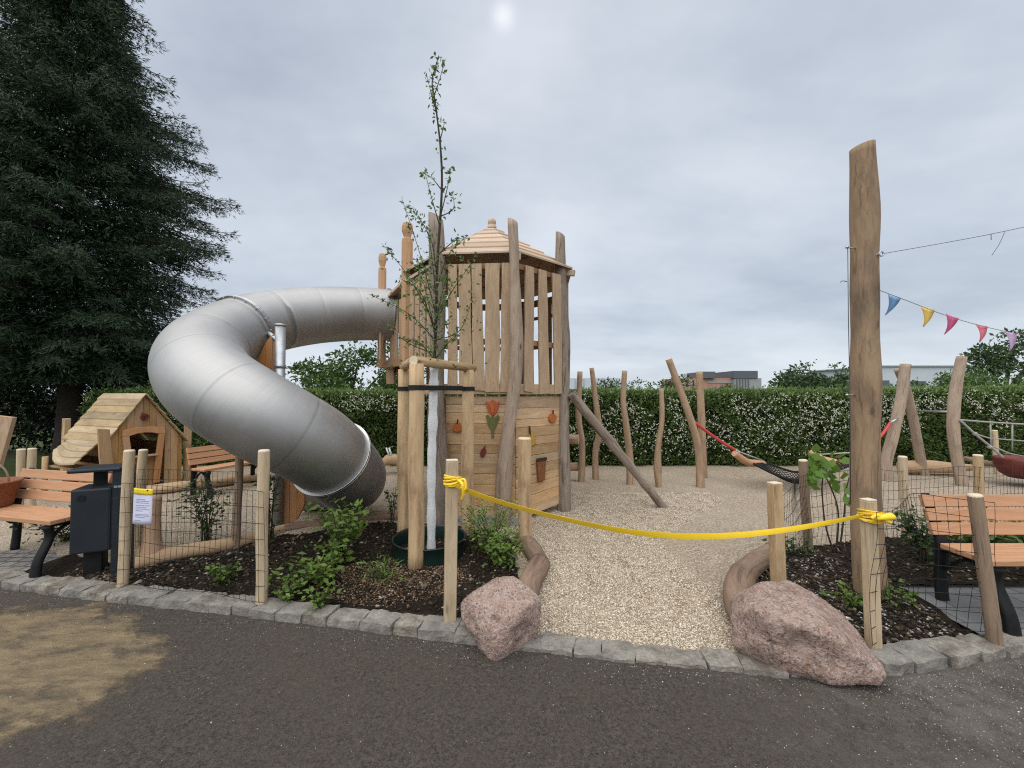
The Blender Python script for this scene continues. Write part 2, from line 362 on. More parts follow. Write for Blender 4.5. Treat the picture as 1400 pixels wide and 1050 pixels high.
    def ball(s, c, r, n=10, m=0, sq=(1, 1, 1)):
        c = V3(c); b = len(s.V); R = n // 2 + 1
        for i in range(R + 1):
            th = PI * i / R
            for j in range(n):
                a = 2 * PI * j / n
                s.V.append(c + V3((math.sin(th) * math.cos(a) * sq[0], math.sin(th) * math.sin(a) * sq[1], math.cos(th) * sq[2])) * r)
        for i in range(R):
            for j in range(n):
                s.face([b + i * n + j, b + (i + 1) * n + j, b + (i + 1) * n + (j + 1) % n, b + i * n + (j + 1) % n], [(i * r, j * r)] * 4, m, True)
        return s
    def lathe(s, prof, c, axis=(0, 0, 1), n=24, m=0, sm=True, closed=False):
        c = V3(c); d, a1, a2 = frame(axis); b = len(s.V); K = len(prof); u = 0
        for (r, h) in prof:
            for j in range(n):
                a = 2 * PI * j / n; s.V.append(c + d * h + (a1 * math.cos(a) + a2 * math.sin(a)) * r)
        for i in range(K if closed else K - 1):
            i2 = (i + 1) % K
            for j in range(n):
                j2 = (j + 1) % n
                s.face([b + i * n + j, b + i * n + j2, b + i2 * n + j2, b + i2 * n + j], [(prof[i][1], j * .05), (prof[i][1], j2 * .05), (prof[i2][1], j2 * .05), (prof[i2][1], j * .05)], m, sm)
        return s
    def build(s, name, mats, parent=None, bev=0):
        me = bpy.data.meshes.new(name); me.from_pydata([tuple(v) for v in s.V], [], s.F)
        ul = me.uv_layers.new(name='UVMap'); flat = [c for f in s.U for uv in f for c in uv]; ul.data.foreach_set('uv', flat)
        me.polygons.foreach_set('material_index', s.M); me.polygons.foreach_set('use_smooth', s.S)
        for m in (mats if isinstance(mats, (list, tuple)) else [mats]): me.materials.append(M[m] if isinstance(m, str) else m)
        me.update(); o = bpy.data.objects.new(name, me); COL.objects.link(o)
        if parent: o.parent = parent; o.matrix_parent_inverse = parent_inv(parent)
        if bev:
            bm = o.modifiers.new('bevel', 'BEVEL'); bm.width = bev; bm.segments = 2; bm.limit_method = 'ANGLE'; bm.angle_limit = R_(40)
        return o
def parent_inv(p):
    bpy_m = Matrix.Translation(p.location) @ p.rotation_euler.to_matrix().to_4x4() if p.parent is None else None
    if bpy_m is None: return parent_inv_chain(p)
    return bpy_m.inverted()
def parent_inv_chain(p):
    m = Matrix.Identity(4)
    while p is not None:
        loc = Matrix.Translation(p.location) @ p.rotation_euler.to_matrix().to_4x4()
        m = (p.matrix_parent_inverse @ loc if p.parent else loc) @ m; p = p.parent
    return m.inverted()
def tag(o, label=None, cat=None, group=None, kind=None):
    for a, v in (('label', label), ('category', cat), ('group', group), ('kind', kind)):
        if v: o[a] = v
    return o
def thing(name, label, cat, loc=(0, 0, 0), group=None):
    o = bpy.data.objects.new(name, None); COL.objects.link(o); o.location = loc; o.empty_display_size = .2
    return tag(o, label, cat, group)
def npmesh(name, V, Fc, mat, parent=None, sm=False):
    V = np.asarray(V, dtype=np.float32).reshape(-1, 3); Fc = np.asarray(Fc, dtype=np.int32); k = Fc.shape[1]; n = Fc.shape[0]
    me = bpy.data.meshes.new(name); me.vertices.add(len(V)); me.vertices.foreach_set('co', V.ravel())
    me.loops.add(n * k); me.loops.foreach_set('vertex_index', Fc.ravel())
    me.polygons.add(n); me.polygons.foreach_set('loop_start', np.arange(0, n * k, k, dtype=np.int32)); me.polygons.foreach_set('loop_total', np.full(n, k, dtype=np.int32))
    if sm: me.polygons.foreach_set('use_smooth', np.ones(n, dtype=bool))
    me.materials.append(M[mat] if isinstance(mat, str) else mat); me.update(calc_edges=True); me.validate()
    o = bpy.data.objects.new(name, me); COL.objects.link(o)
    if parent: o.parent = parent; o.matrix_parent_inverse = parent_inv_chain(parent)
    return o
RNG = np.random.default_rng(7)
def unit(v): return v / np.maximum(np.linalg.norm(v, axis=-1, keepdims=True), 1e-9)
def leafcards(c, d, L, W, nrm=None, fold=.25):           # rhombic folded leaves: centre(base), direction, length, width
    n = len(c); d = unit(d)
    if nrm is None: nrm = RNG.normal(size=(n, 3))
    s = unit(np.cross(d, nrm)); u = np.cross(s, d)
    L = np.broadcast_to(np.asarray(L, float), (n,))[:, None]; W = np.broadcast_to(np.asarray(W, float), (n,))[:, None]
    V = np.stack([c, c + d * L * .45 + s * W * .5 + u * W * fold, c + d * L, c + d * L * .45 - s * W * .5 + u * W * fold], 1)
    return V.reshape(-1, 3), np.arange(n * 4).reshape(n, 4)
def cat(parts):
    Vs, Fs, o = [], [], 0
    for v, f in parts: Vs.append(v); Fs.append(f + o); o += len(v)
    return np.concatenate(Vs), np.concatenate(Fs)
def pebbles(c, r, flat=.6):                                # c Nx3, r N: irregular octahedra, separate islands
    n = len(c); base = np.array([(1, 0, 0), (0, 1, 0), (-1, 0, 0), (0, -1, 0), (0, 0, 1), (0, 0, -1)], float)
    j = base[None] * RNG.uniform(.65, 1.25, (n, 6, 1)); j = j + RNG.normal(0, .14, (n, 6, 3))
    a = RNG.uniform(0, 6.28, n); ca, sa = np.cos(a), np.sin(a)
    st = RNG.uniform(.7, 1.4, (n, 1)); x = j[..., 0] * st; y = j[..., 1] / st
    X = x * ca[:, None] - y * sa[:, None]; Y = x * sa[:, None] + y * ca[:, None]
    V = np.stack([X, Y, j[..., 2] * flat], -1) * r[:, None, None] + c[:, None]
    f = np.array([(0, 1, 4), (1, 2, 4), (2, 3, 4), (3, 0, 4), (1, 0, 5), (2, 1, 5), (3, 2, 5), (0, 3, 5)])
    return V.reshape(-1, 3), (np.arange(n)[:, None, None] * 6 + f[None]).reshape(-1, 3)
def spline(pts, n=8):
    pts = [V3(p) for p in pts]; out = []
    for i in range(len(pts) - 1):
        p0 = pts[max(i - 1, 0)]; p1 = pts[i]; p2 = pts[i + 1]; p3 = pts[min(i + 2, len(pts) - 1)]
        for k in range(n):
            t = k / n
            out.append(.5 * ((2 * p1) + (p2 - p0) * t + (2 * p0 - 5 * p1 + 4 * p2 - p3) * t * t + (3 * p1 - p0 - 3 * p2 + p3) * t ** 3))
    out.append(pts[-1]); return out
def crook(p0, p1, n=14, amp=.03, seed=0, bend=None):       # naturally crooked pole path
    rs = random.Random(seed); p0 = V3(p0); p1 = V3(p1); d, s, u = frame(p1 - p0); a = [rs.uniform(0, 6.3) for _ in range(4)]
    f = [rs.uniform(.6, 1.4), rs.uniform(1.2, 2.4)]; out = []
    for i in range(n + 1):
        t = i / n; w = math.sin(PI * t) ** .7 if 0 < t < 1 else 0
        o = s * (math.sin(6.28 * f[0] * t + a[0]) * amp * w + math.sin(6.28 * f[1] * t + a[1]) * amp * .5 * w) + u * (math.sin(6.28 * f[0] * t + a[2]) * amp * w)
        out.append(p0.lerp(p1, t) + o)
    return out

# ------------------------------------------------------------------ sky, sun
w = bpy.data.worlds.new('World'); sc.world = w; w.use_nodes = True; nt = w.node_tree; nt.nodes.clear()
class WN(NT):
    def __init__(s, t): s.t = t
k = WN(nt)
SUN_EL, SUN_AZ = 64, 205       # lamp set behind and left of the camera to lift front faces, cloud-soft
sky = k.n('ShaderNodeTexSky', sky_type='NISHITA'); sky.sun_disc = False; sky.sun_elevation = R_(SUN_EL); sky.sun_rotation = R_(SUN_AZ)
tc = k.n('ShaderNodeTexCoord').outputs['Generated']; ss = k.sep(tc)
zz = k.math('MAXIMUM', ss[2], 0.0); den = k.math('ADD', zz, .22)
pl = k.comb(k.math('DIVIDE', ss[0], den), k.math('DIVIDE', ss[1], den), 0.0)
cn = k.noise(k.scalev(pl, (.8, 1.1, 1)), .75, 5, .5, 'Fac', .25); cn2 = k.noise(pl, 2.0, 6, .55)
cn3 = k.noise(k.scalev(pl, (1, 2.0, 1)), 4.5, 6, .6); cf = k.math('ADD', k.math('MULTIPLY', cn, .74), k.math('ADD', k.math('MULTIPLY', cn2, .20), k.math('MULTIPLY', cn3, .06)))
hor = k.mapr(zz, 0.0, .55, 1, 0)
cc = k.ramp(cf, [(.36, (2.6, 2.95, 3.6)), (.46, (3.7, 4.1, 4.7)), (.55, (4.6, 4.95, 5.5)), (.66, (5.5, 5.8, 6.2))])
cc = k.mix(k.math('MULTIPLY', hor, .42), cc, (5.3, 5.8, 6.3))
gl = k.n('ShaderNodeVectorMath', operation='DOT_PRODUCT'); k.l(tc, gl.inputs[0]); gl.inputs[1].default_value = tuple(ray(688, 22).normalized())
glw = k.math('ADD', k.math('MULTIPLY', k.math('POWER', k.mapr(gl.outputs['Value'], .88, 1.0, 0, 1), 2), .08), k.math('MULTIPLY', k.math('POWER', k.mapr(gl.outputs['Value'], .9982, 1.0, 0, 1), 9), .40), True)
cc = k.mix(glw, cc, (8.6, 8.7, 8.7))
cc = k.mix(.92, sky.outputs[0], cc)
bg = k.n('ShaderNodeBackground'); bg.inputs['Strength'].default_value = .07; k.l(cc, bg.inputs[0])
wo = k.n('ShaderNodeOutputWorld'); k.l(bg.outputs[0], wo.inputs[0])
sun = bpy.data.lights.new('sun', 'SUN'); sun.energy = 1.5; sun.angle = R_(95); sun.color = (1, .97, .92)
so = bpy.data.objects.new('sun', sun); COL.objects.link(so)
az = R_(SUN_AZ); el = R_(SUN_EL)
sd = V3((math.sin(az) * math.cos(el), math.cos(az) * math.cos(el), math.sin(el)))
so.rotation_euler = sd.to_track_quat('Z', 'Y').to_euler(); so.location = (0, -5, 20)
sc.view_settings.view_transform = 'Standard'; sc.view_settings.look = 'None'; sc.view_settings.exposure = 1.1; sc.view_settings.gamma = 1
sc.cycles.max_bounces = 6; sc.cycles.use_denoising = False; sc.cycles.pixel_filter_type = 'BLACKMAN_HARRIS'; sc.cycles.filter_width = 1.15; sc.cycles.sample_clamp_indirect = 4

# ------------------------------------------------------------------ ground sheets
KF = [(-4.75, 3.56), (-4.25, 3.42), (-3.2, 3.22), (-2.06, 3.03), (-1.2, 2.86), (-.29, 2.69), (.19, 2.60), (1.0, 2.46), (1.6, 2.38), (2.25, 2.39), (3.3, 2.58), (4.3, 2.84), (6.5, 3.5)]   # front edge of the kerb
def kf(x): return float(np.interp(x, [p[0] for p in KF], [p[1] for p in KF]))
def kb(x): return kf(x) + .17
def fbm(x, y, s): return noise.noise(V3((x * s, y * s, 3.1)))
def sheet(name, xs, y0, y1, ny, zf, mat, kind='structure'):
    Vv = []
    for x in xs:
        a, b = y0(x), y1(x)
        for j in range(ny + 1):
            y = a + (b - a) * j / ny; Vv.append((x, y, zf(x, y)))
    n = ny + 1; Fc = [(i * n + j, (i + 1) * n + j, (i + 1) * n + j + 1, i * n + j + 1) for i in range(len(xs) - 1) for j in range(ny)]
    o = npmesh(name, Vv, Fc, mat, sm=True); o['kind'] = kind; return o
sheet('ground', np.linspace(-500, 500, 21), lambda x: -60, lambda x: 900, 20, lambda x, y: -.16, 'grass')
def asph_z(x, y): return -.064 + .006 * fbm(x, y, .9)
sheet('asphalt_path', np.linspace(-9, 9, 91), lambda x: -8, lambda x: kf(x) + .06 if x > -4.75 else 3.62, 60, asph_z, 'asphalt')
def grav_z(x, y):
    e = min(1, max(0, (y - kb(x)) / .9)); z = -.066 + .064 * e ** .7 + .022 * fbm(x, y, 1.9) * e + .012 * fbm(x, y, 5) * e
    z += .07 * math.exp(-((x + 2.45) ** 2 + (y - 5.0) ** 2) / .25)
    return z
sheet('gravel', np.linspace(-9, 14, 185), lambda x: kb(x) - .015 if x > -4.3 else 3.9, lambda x: 9.4, 70, grav_z, 'gravel')
# edging between beds and gravel
LE = [(-4.3, 4.0), (-3.43, 3.72), (-2.85, 4.16), (-2.62, 4.62), (-1.62, 5.1), (-.9, 4.95), (-.2, 4.75), (.10, 4.42), (.17, 3.7), (.12, 2.9)]
def le(x): return float(np.interp(x, [-4.6, -4.3, -3.43, -2.85, -2.62, -1.62, -.9, -.2, .05, .14], [4.2, 4.0, 3.72, 4.16, 4.62, 5.1, 4.95, 4.75, 4.4, 3.5]))
def soil_l(x, y):
    e = min(1, (y - kb(x)) / .3, (le(x) - y) / .25 + .15, (x + 4.5) / .2, (.15 - x) / .25); e = max(0, e)
    return -.03 + .065 * e + .022 * fbm(x, y, 4) * e + .014 * fbm(x, y, 11) * e
sheet('planting_bed', np.linspace(-4.45, .13, 130), lambda x: kb(x) - .03, lambda x: max(le(x), kb(x) + .02), 60, soil_l, 'soil')
def re_(x): return float(np.interp(x, [1.5, 1.62, 1.9, 2.3, 2.7, 3.4, 4.5, 6.5], [2.62, 2.9, 3.34, 3.8, 4.14, 4.4, 4.6, 4.8]))
def rf_(x): return kb(x) - .03 if x < 3.08 else min(3.3, kb(x) - .03 + (x - 3.08) * 8)
def soil_r(x, y):
    e = max(0, min(1, (y - kb(min(x, 3.1))) / .3, (re_(x) - y) / .25, (x - 1.5) / .2))
    return -.03 + .07 * e + .022 * fbm(x, y, 4) * e + .014 * fbm(x, y, 11) * e
sheet('planting_bed', np.linspace(1.52, 6.5, 120), rf_, re_, 46, soil_r, 'soil')
sheet('slab_paving', np.linspace(3.09, 6.5, 12), lambda x: kb(x) - .05, lambda x: 3.34, 10, lambda x, y: .012, 'slab')
sheet('cobble_paving', np.linspace(-9, -4.1, 24), lambda x: 3.63 if x < -4.75 else kf(x) + .08, lambda x: 4.75 if x < -4.4 else max(4.05, kf(x) + .1), 20, lambda x, y: -.028 + .006 * fbm(x, y, 3), 'cobble')
# kerb stones
def stone(b, c, size, ang, seed, rnd=.22, nz=.012, m=0):
    rs = random.Random(seed); N = (7, 5, 4); base = len(b.V); idx = {}
    ca, sa = math.cos(ang), math.sin(ang); off = V3((rs.uniform(0, 90), rs.uniform(0, 90), 0))
    sk = [rs.uniform(-.06, .06) for _ in range(4)]
    for i in range(N[0] + 1):
        for j in range(N[1] + 1):
            for q in range(N[2] + 1):
                if 0 < i < N[0] and 0 < j < N[1] and 0 < q < N[2]: continue
                p = V3((2 * i / N[0] - 1, 2 * j / N[1] - 1, 2 * q / N[2] - 1)); l = max(p.length, 1e-6)
                e = sum(1 for x in p if abs(x) > .99)
                f = {1: 1, 2: 1 - rnd * .35, 3: 1 - rnd * .7}[e]
                p = V3((p.x * f + sk[0] * p.y, p.y * f + sk[1] * p.x, p.z * f)); h = V3((p.x * size[0] / 2, p.y * size[1] / 2, p.z * size[2] / 2))
                h += noise.noise_vector(h * 14 + off) * nz + noise.noise_vector(h * 40 + off) * nz * .4
                idx[(i, j, q)] = len(b.V); b.V.append(V3(c) + V3((h.x * ca - h.y * sa, h.x * sa + h.y * ca, h.z)))
    for ax in range(3):
        o = [a for a in range(3) if a != ax]
        for side in (0, N[ax]):
            for a in range(N[o[0]]):
                for d in range(N[o[1]]):
                    q = []
                    for (da, dd) in ((0, 0), (1, 0), (1, 1), (0, 1)):
                        t = [0, 0, 0]; t[ax] = side; t[o[0]] = a + da; t[o[1]] = d + dd; q.append(idx[tuple(t)])
                    if (side == 0) ^ (ax == 1): q.reverse()
                    b.face(q, [(0, 0)] * 4, m, False)
kbld = MB(); x = -4.72; rs = random.Random(4); i = 0
while x < 6:
    Ls = rs.uniform(.17, .27); xm = x + Ls / 2; sl = math.atan2(kf(xm + .1) - kf(xm - .1), .2)
    low = .075 if -.05 < xm < 1.78 else 0
    L2 = Ls * math.cos(sl)
    ym = kf(xm) + .085
    stone(kbld, (xm, ym, -.085 - low * .5 + rs.uniform(-.007, .007)), (Ls + .002, .175 + rs.uniform(-.01, .014), .17), sl + rs.uniform(-.035, .035), i, .09 if not low else .06, .014)
    x += L2; i += 1
tag(kbld.build('kerb', 'kerb'), kind='structure')
# loose stuff: pebbles, clods and bark, grit
N = 70000; px = RNG.uniform(-.3, 3.2, N * 3); py = 2.5 + RNG.random(N * 3) ** 1.5 * 4.0
ok = np.array([(y > kb(x) - .03 and not (1.5 < x < 6 and y < re_(x)) and not (x < .14 and y < le(x)) and x < 1.6 + max(0, (y - 4.4))) for x, y in zip(px, py)]); px = px[ok][:N]; py = py[ok][:N]
pz = np.array([grav_z(x, y) for x, y in zip(px, py)])
v, f = pebbles(np.stack([px, py, pz + .001], 1), RNG.uniform(.0045, .0105, len(px)), .6)
tag(npmesh('gravel_pebbles', v, f, 'pebble'), kind='stuff', label='loose pale gravel pebbles on the play area', cat='gravel')
def scatter_soil(n, x0, x1, yb, yt, zf, sz):
    X = RNG.uniform(x0, x1, n); t = RNG.random(n); Y = np.array([yb(x) + (yt(x) - yb(x)) * q for x, q in zip(X, t)]); Z = np.array([zf(x, y) for x, y in zip(X, Y)])
    r = sz * RNG.uniform(.4, 1.5, n) ** 1.6
    return pebbles(np.stack([X, Y, Z + r * .15], 1), r, .45)
v, f = cat([scatter_soil(11000, -4.0, .1, lambda x: kb(x) + .01, lambda x: le(x) - .02, soil_l, .011), scatter_soil(900, -4.0, .1, lambda x: kb(x) + .01, lambda x: le(x) - .02, soil_l, .022)])
tag(npmesh('bark_mulch', v, f, 'chip'), kind='stuff', label='dark bark mulch and clods in the left planting bed', cat='mulch')
v, f = cat([scatter_soil(8000, 1.65, 3.05, lambda x: kb(x) + .01, lambda x: re_(x) - .02, soil_r, .013), scatter_soil(3500, 3.1, 6.3, lambda x: 3.36, lambda x: re_(x) - .02, soil_r, .015)])
tag(npmesh('bark_mulch', v, f, 'chip'), kind='stuff', label='bark mulch and pale clods in the right planting bed', cat='mulch')
nb = 3600; ab = RNG.uniform(0, 6.283, nb); rb = RNG.random(nb) ** .6; xb = -.98 + np.cos(ab) * rb * .62; yb_ = 3.42 + np.sin(ab) * rb * .36
kp = np.array([kb(x) + .02 < y < le(x) - .1 for x, y in zip(xb, yb_)]); xb, yb_ = xb[kp], yb_[kp]
v, f = pebbles(np.stack([xb, yb_, np.array([soil_l(x, y) for x, y in zip(xb, yb_)]) + .004], 1), RNG.uniform(.004, .012, len(xb)), .5)
tag(npmesh('wood_chips', v, f, 'chip2'), kind='stuff', label='brown wood chips heaped before the green ring', cat='mulch')
v, f = scatter_soil(2600, 1.65, 3.05, lambda x: kb(x) + .01, lambda x: re_(x) - .02, soil_r, .008)
tag(npmesh('stone_chips', v, f, 'grit'), kind='stuff', label='pale stone chips over the right planting bed', cat='gravel')
n = 3200; X = np.concatenate([RNG.uniform(-4.5, 4.5, n), RNG.normal(2.7, .6, 3800)]); t = np.concatenate([RNG.random(1500), 1 - .12 * RNG.random(1700) ** 1.7, RNG.random(3800) ** .7]); Y = np.array([.9 + (kf(x) - .03 - .9) * q for x, q in zip(X, t)])
Z = np.array([asph_z(x, y) for x, y in zip(X, Y)]); r = RNG.uniform(.0012, .0036, len(X)) * np.where(RNG.random(len(X)) < .06, 1.8, 1)
v, f = pebbles(np.stack([X, Y, Z], 1), r, .7)
tag(npmesh('loose_grit', v, f, 'grit'), kind='stuff', label='small pale stones strewn over the asphalt', cat='grit')

# ------------------------------------------------------------------ boulders
def boulder(name, label, pts, seed, nz=.02, dents=()):
    bm = bmesh.new()
    for p in pts: bm.verts.new(p)
    bmesh.ops.convex_hull(bm, input=bm.verts)
    bmesh.ops.delete(bm, geom=[v for v in bm.verts if not v.link_faces], context='VERTS')
    bmesh.ops.triangulate(bm, faces=bm.faces)
    for _ in range(5):
        L = [e for e in bm.edges if e.calc_length() > .03]
        if not L: break
        bmesh.ops.subdivide_edges(bm, edges=L, cuts=1, use_grid_fill=True); bmesh.ops.triangulate(bm, faces=[f for f in bm.faces if len(f.verts) > 3])
    bmesh.ops.smooth_vert(bm, verts=bm.verts, factor=.25, use_axis_x=True, use_axis_y=True, use_axis_z=True)
    rq = random.Random(seed * 13 + 5); vs_ = list(bm.verts); cen = sum((v.co for v in vs_), V3()) / len(vs_)
    for _ in range(16):
        w_ = rq.choice(vs_).co; d_ = (w_ - cen).normalized() + V3((rq.gauss(0, .22), rq.gauss(0, .22), rq.gauss(0, .22))); d_.normalize()
        mx = max((v.co - cen).dot(d_) for v in vs_); cut = mx * rq.uniform(.945, .985)
        for v in vs_:
            h_ = (v.co - cen).dot(d_) - cut
            if h_ > 0: v.co -= d_ * h_
    bm.normal_update(); off = V3((seed * 7.7, 3, 1))
    for v in bm.verts:
        p = v.co
        d = noise.fractal(p * 6 + off, 1.0, 2.0, 4) * nz * .6 + (.35 - abs(noise.noise(p * 7 + off))) * nz * .8 + noise.noise(p * 30 + off) * nz * .28 + noise.noise(p * 60 + off) * nz * .12
        for (q_, r_, a_) in dents: d -= a_ * math.exp(-((p - q_).length / r_) ** 2) * (1 + .8 * noise.noise(p * 13 + off))
        v.co = p + v.normal * d
    me = bpy.data.meshes.new(name); bm.to_mesh(me); bm.free()
    for q in me.polygons: q.use_smooth = True
    me.materials.append(M['granite']); o = bpy.data.objects.new(name, me); COL.objects.link(o)
    return tag(o, label, 'boulder', 'pink granite boulders at the entrance')
boulder('boulder', 'smaller pink granite boulder at the left end of the entrance beside the taped post', [
    P(640, 812, 2.70), P(676, 792, 2.80), P(702, 787, 2.85), P(722, 804, 2.8), P(739, 815, 2.74), P(740, 838, 2.76), P(734, 862, 2.66), P(706, 882, 2.56), P(678, 895, 2.50), P(652, 868, 2.58),
    P(630, 844, 2.7), P(629, 824, 2.74), P(668, 850, 2.53), P(715, 838, 2.58), V3((-.2, 3.0, -.1)), V3((.12, 3.05, -.1)), V3((-.28, 2.85, -.1)), V3((.17, 2.75, -.12)), V3((-.12, 2.55, -.14)), V3((.1, 3.02, .12)), V3((-.1, 3.04, .2))], 1, .016, [(P(722, 872, 2.6), .10, .05), (P(690, 818, 2.72), .10, .018)])
boulder('boulder', 'larger pink granite boulder sloping down to a low tip on the right of the entrance', [
    P(1001, 838, 2.62), P(1018, 812, 2.68), P(1040, 795, 2.80), P(1076, 793, 2.84), P(1110, 808, 2.80), P(1150, 836, 2.66), P(1180, 872, 2.50), P(1203, 905, 2.36), P(1217, 930, 2.28), P(1214, 938, 2.25),
    P(1140, 936, 2.29), P(1075, 920, 2.40), P(1030, 896, 2.52), P(1003, 886, 2.58), P(1040, 836, 2.42), P(1062, 848, 2.35), P(1128, 852, 2.36), P(1165, 886, 2.28), P(1050, 880, 2.37), V3((1.6, 2.95, -.1)), V3((1.9, 2.9, -.1)), V3((2.1, 2.6, -.1)), V3((1.55, 2.55, -.14)), V3((1.60, 2.95, .12)), V3((1.9, 2.90, .16))], 2, .018,
    [(P(1050, 880, 2.37), .075, .045), (P(1095, 888, 2.33), .085, .06), (P(1130, 900, 2.31), .06, .03), (P(1020, 850, 2.5), .05, .02)])

# ------------------------------------------------------------------ tape fence posts etc
def fpost(px, ptop, Y, wpx, mat, label, zb=-.02, pxb=None, kind='round', lean=None, seed=0):
    r = wpx / 2 * Y / F * math.cos(math.atan((px - CX) / F)); top = P(px, ptop, Y); bot = V3((XY(pxb if pxb is not None else px, Y), Y, zb))
    o = thing('fence_post', label, 'fence post', bot, 'wooden fence posts'); b = MB()
    if kind == 'round':
        path = crook(bot - V3((0, 0, .1)), top, 10, .004, seed); b.tube(path, lambda t: r * (1.03 - .04 * t), 14, 0, None, .022, seed, cap=False)
        b.build('post', mat, o)
        c = MB(); d = (path[-1] - path[-2]).normalized()
        c.lathe([(r * .995, -.004), (r * .96, .006), (r * .80, .009 + r * .08), (.001, .010 + r * .1)], path[-1], d, 14, 0); c.build('cut_top', 'end', o)
    else:
        ax = frame(top - bot, (math.sin(seed), -1, 0)); b.box((top + bot - V3((0, 0, .1))) / 2, ((top - bot).length + .1, 2 * r * .94, 1.6 * r), ax); b.build('post', mat, o, bev=.006)
        c = MB(); c.box(top + (top - bot).normalized() * .004, (.010, 2 * r * .92, 1.56 * r), ax); c.build('cut_top', 'end', o, bev=.003)
    return o
fpost(177, 617, 3.39, 17, 'post', 'pale post carrying wire mesh behind the kerb beside the dark litter bin', pxb=173, seed=1)
fpost(361, 617, 3.11, 17, 'post', 'pale post standing at the kerb in front of the tube slide', pxb=361, seed=2)
fpost(618, 630, 2.86, 17, 'post', 'pale post beside the smaller boulder with yellow tape knotted round it', pxb=616, kind='sq', seed=.3)
fpost(717, 600, 4.25, 19, 'stake', 'rough post in front of the carved fruit wall of the tower', pxb=718, seed=4)
fpost(196, 616, 4.25, 14, 'post', 'narrow post between the notice and the playhouse door', pxb=192, seed=5)
fpost(328, 610, 4.15, 12, 'brownpost', 'dark brown post in front of the bench near the slide', pxb=326, kind='round', seed=6)
fpost(29, 615, 4.75, 14, 'post', 'left one of two pale posts behind the near bench', pxb=31, seed=7)
fpost(44, 614, 4.8, 14, 'post', 'right one of two pale posts behind the near bench', pxb=47, seed=8)
fpost(1187, 684, 2.55, 21, 'post', 'pale post at the larger boulder with yellow tape tied on', pxb=1187, kind='sq', seed=.12)
fpost(1333, 678, 2.62, 24, 'brownpost', 'thick leaning post at the kerb in front of the right bench', pxb=1353, seed=10)
fpost(1059, 661, 3.13, 19, 'stake', 'square orange toned post right behind the larger boulder', pxb=1061, kind='sq', seed=.2)
fpost(1098, 630, 4.1, 14, 'brownpost', 'thin greenish post left of the tall pole among bed plants', pxb=1102, seed=12)
fpost(1234, 625, 4.4, 14, 'post', 'pale post between the tall pole and the right bench', pxb=1236, seed=13)
fpost(1337, 623, 4.5, 16, 'stake', 'pale post rising behind the backrest of the right bench', pxb=1338, seed=14)
fpost(1360, 589, 7.9, 9, 'post', 'small far post beside the dark red swing tub', pxb=1360, seed=15)

def mesh_panel(label, path, z0, z1, dx=.055, dz=.11, sag=.012, seed=0, r=.0021):
    rs = random.Random(seed); path = [V3(p) for p in path]; L = [0]
    for a, b_ in zip(path, path[1:]): L.append(L[-1] + (b_ - a).length)
    def at(s):
        s = max(0, min(L[-1], s))
        for i in range(len(path) - 1):
            if s <= L[i + 1] + 1e-9: return path[i].lerp(path[i + 1], (s - L[i]) / max(1e-6, L[i + 1] - L[i]))
        return path[-1]
    nx = max(2, round(L[-1] / dx)); nz = max(2, round((z1 - z0) / dz)); gr = {}
    for i in range(nx + 1):
        p = at(L[-1] * i / nx)
        for j in range(nz + 1):
            s = L[-1] * i / nx; h = z0 + (z1 - z0) * j / nz
            wv = noise.noise_vector(V3((s * 2.3 + seed, h * 2, seed))) * sag * 2
            gr[i, j] = V3((p.x + wv.x, p.y + wv.y, p.z + h + wv.z + rs.uniform(-.002, .002)))
    b = MB()
    for j in range(nz + 1): b.tube([gr[i, j] for i in range(nx + 1)], r, 4, cap=False)
    for i in range(nx + 1): b.tube([gr[i, j] for j in range(nz + 1)], r * .85, 4, cap=False)
    return tag(b.build('wire_mesh', 'wire'), label, 'wire fence', 'black wire mesh panels')
pA = V3((XY(173, 3.37), 3.33, 0)); pB = V3((XY(361, 3.11), 3.05, 0)); pC = V3((XY(616, 2.86), 2.83, 0))
mesh_panel('black wire mesh between the litter bin and the slide, ahead of pale gravel', [pA + V3((-.07, 0, 0)), pA + V3((.06, 0, 0)), pB + V3((.06, 0, 0))], .03, .85, seed=1)
mesh_panel('thin wire mesh hung behind the notice up to the brown post', [V3((XY(192, 4.2), 4.2, 0)), V3((XY(326, 4.1), 4.1, 0))], .05, .8, seed=2)
pR1 = V3((2.28, 2.52, 0)); pR2 = V3((3.14, 2.57, 0))
mesh_panel('slack wire mesh between tall pole and leaning post at the kerb', [pR1 + V3((-.05, -.02, 0)), pR1 + V3((.06, 0, 0)), V3((2.75, 2.72, 0)), pR2 + V3((-.02, .03, 0))], .03, .9, .06, .11, .028, 3)
mesh_panel('wire mesh running back along the gravel from the orange toned post to the far posts', [V3((XY(1061, 3.15), 3.15, 0)), V3((XY(1102, 4.1), 4.1, 0)), V3((XY(1236, 4.38), 4.38, 0)), V3((XY(1338, 4.48), 4.48, 0)), V3((XY(1420, 4.6), 4.6, 0))], .03, .78, .06, .11, .02, 4)

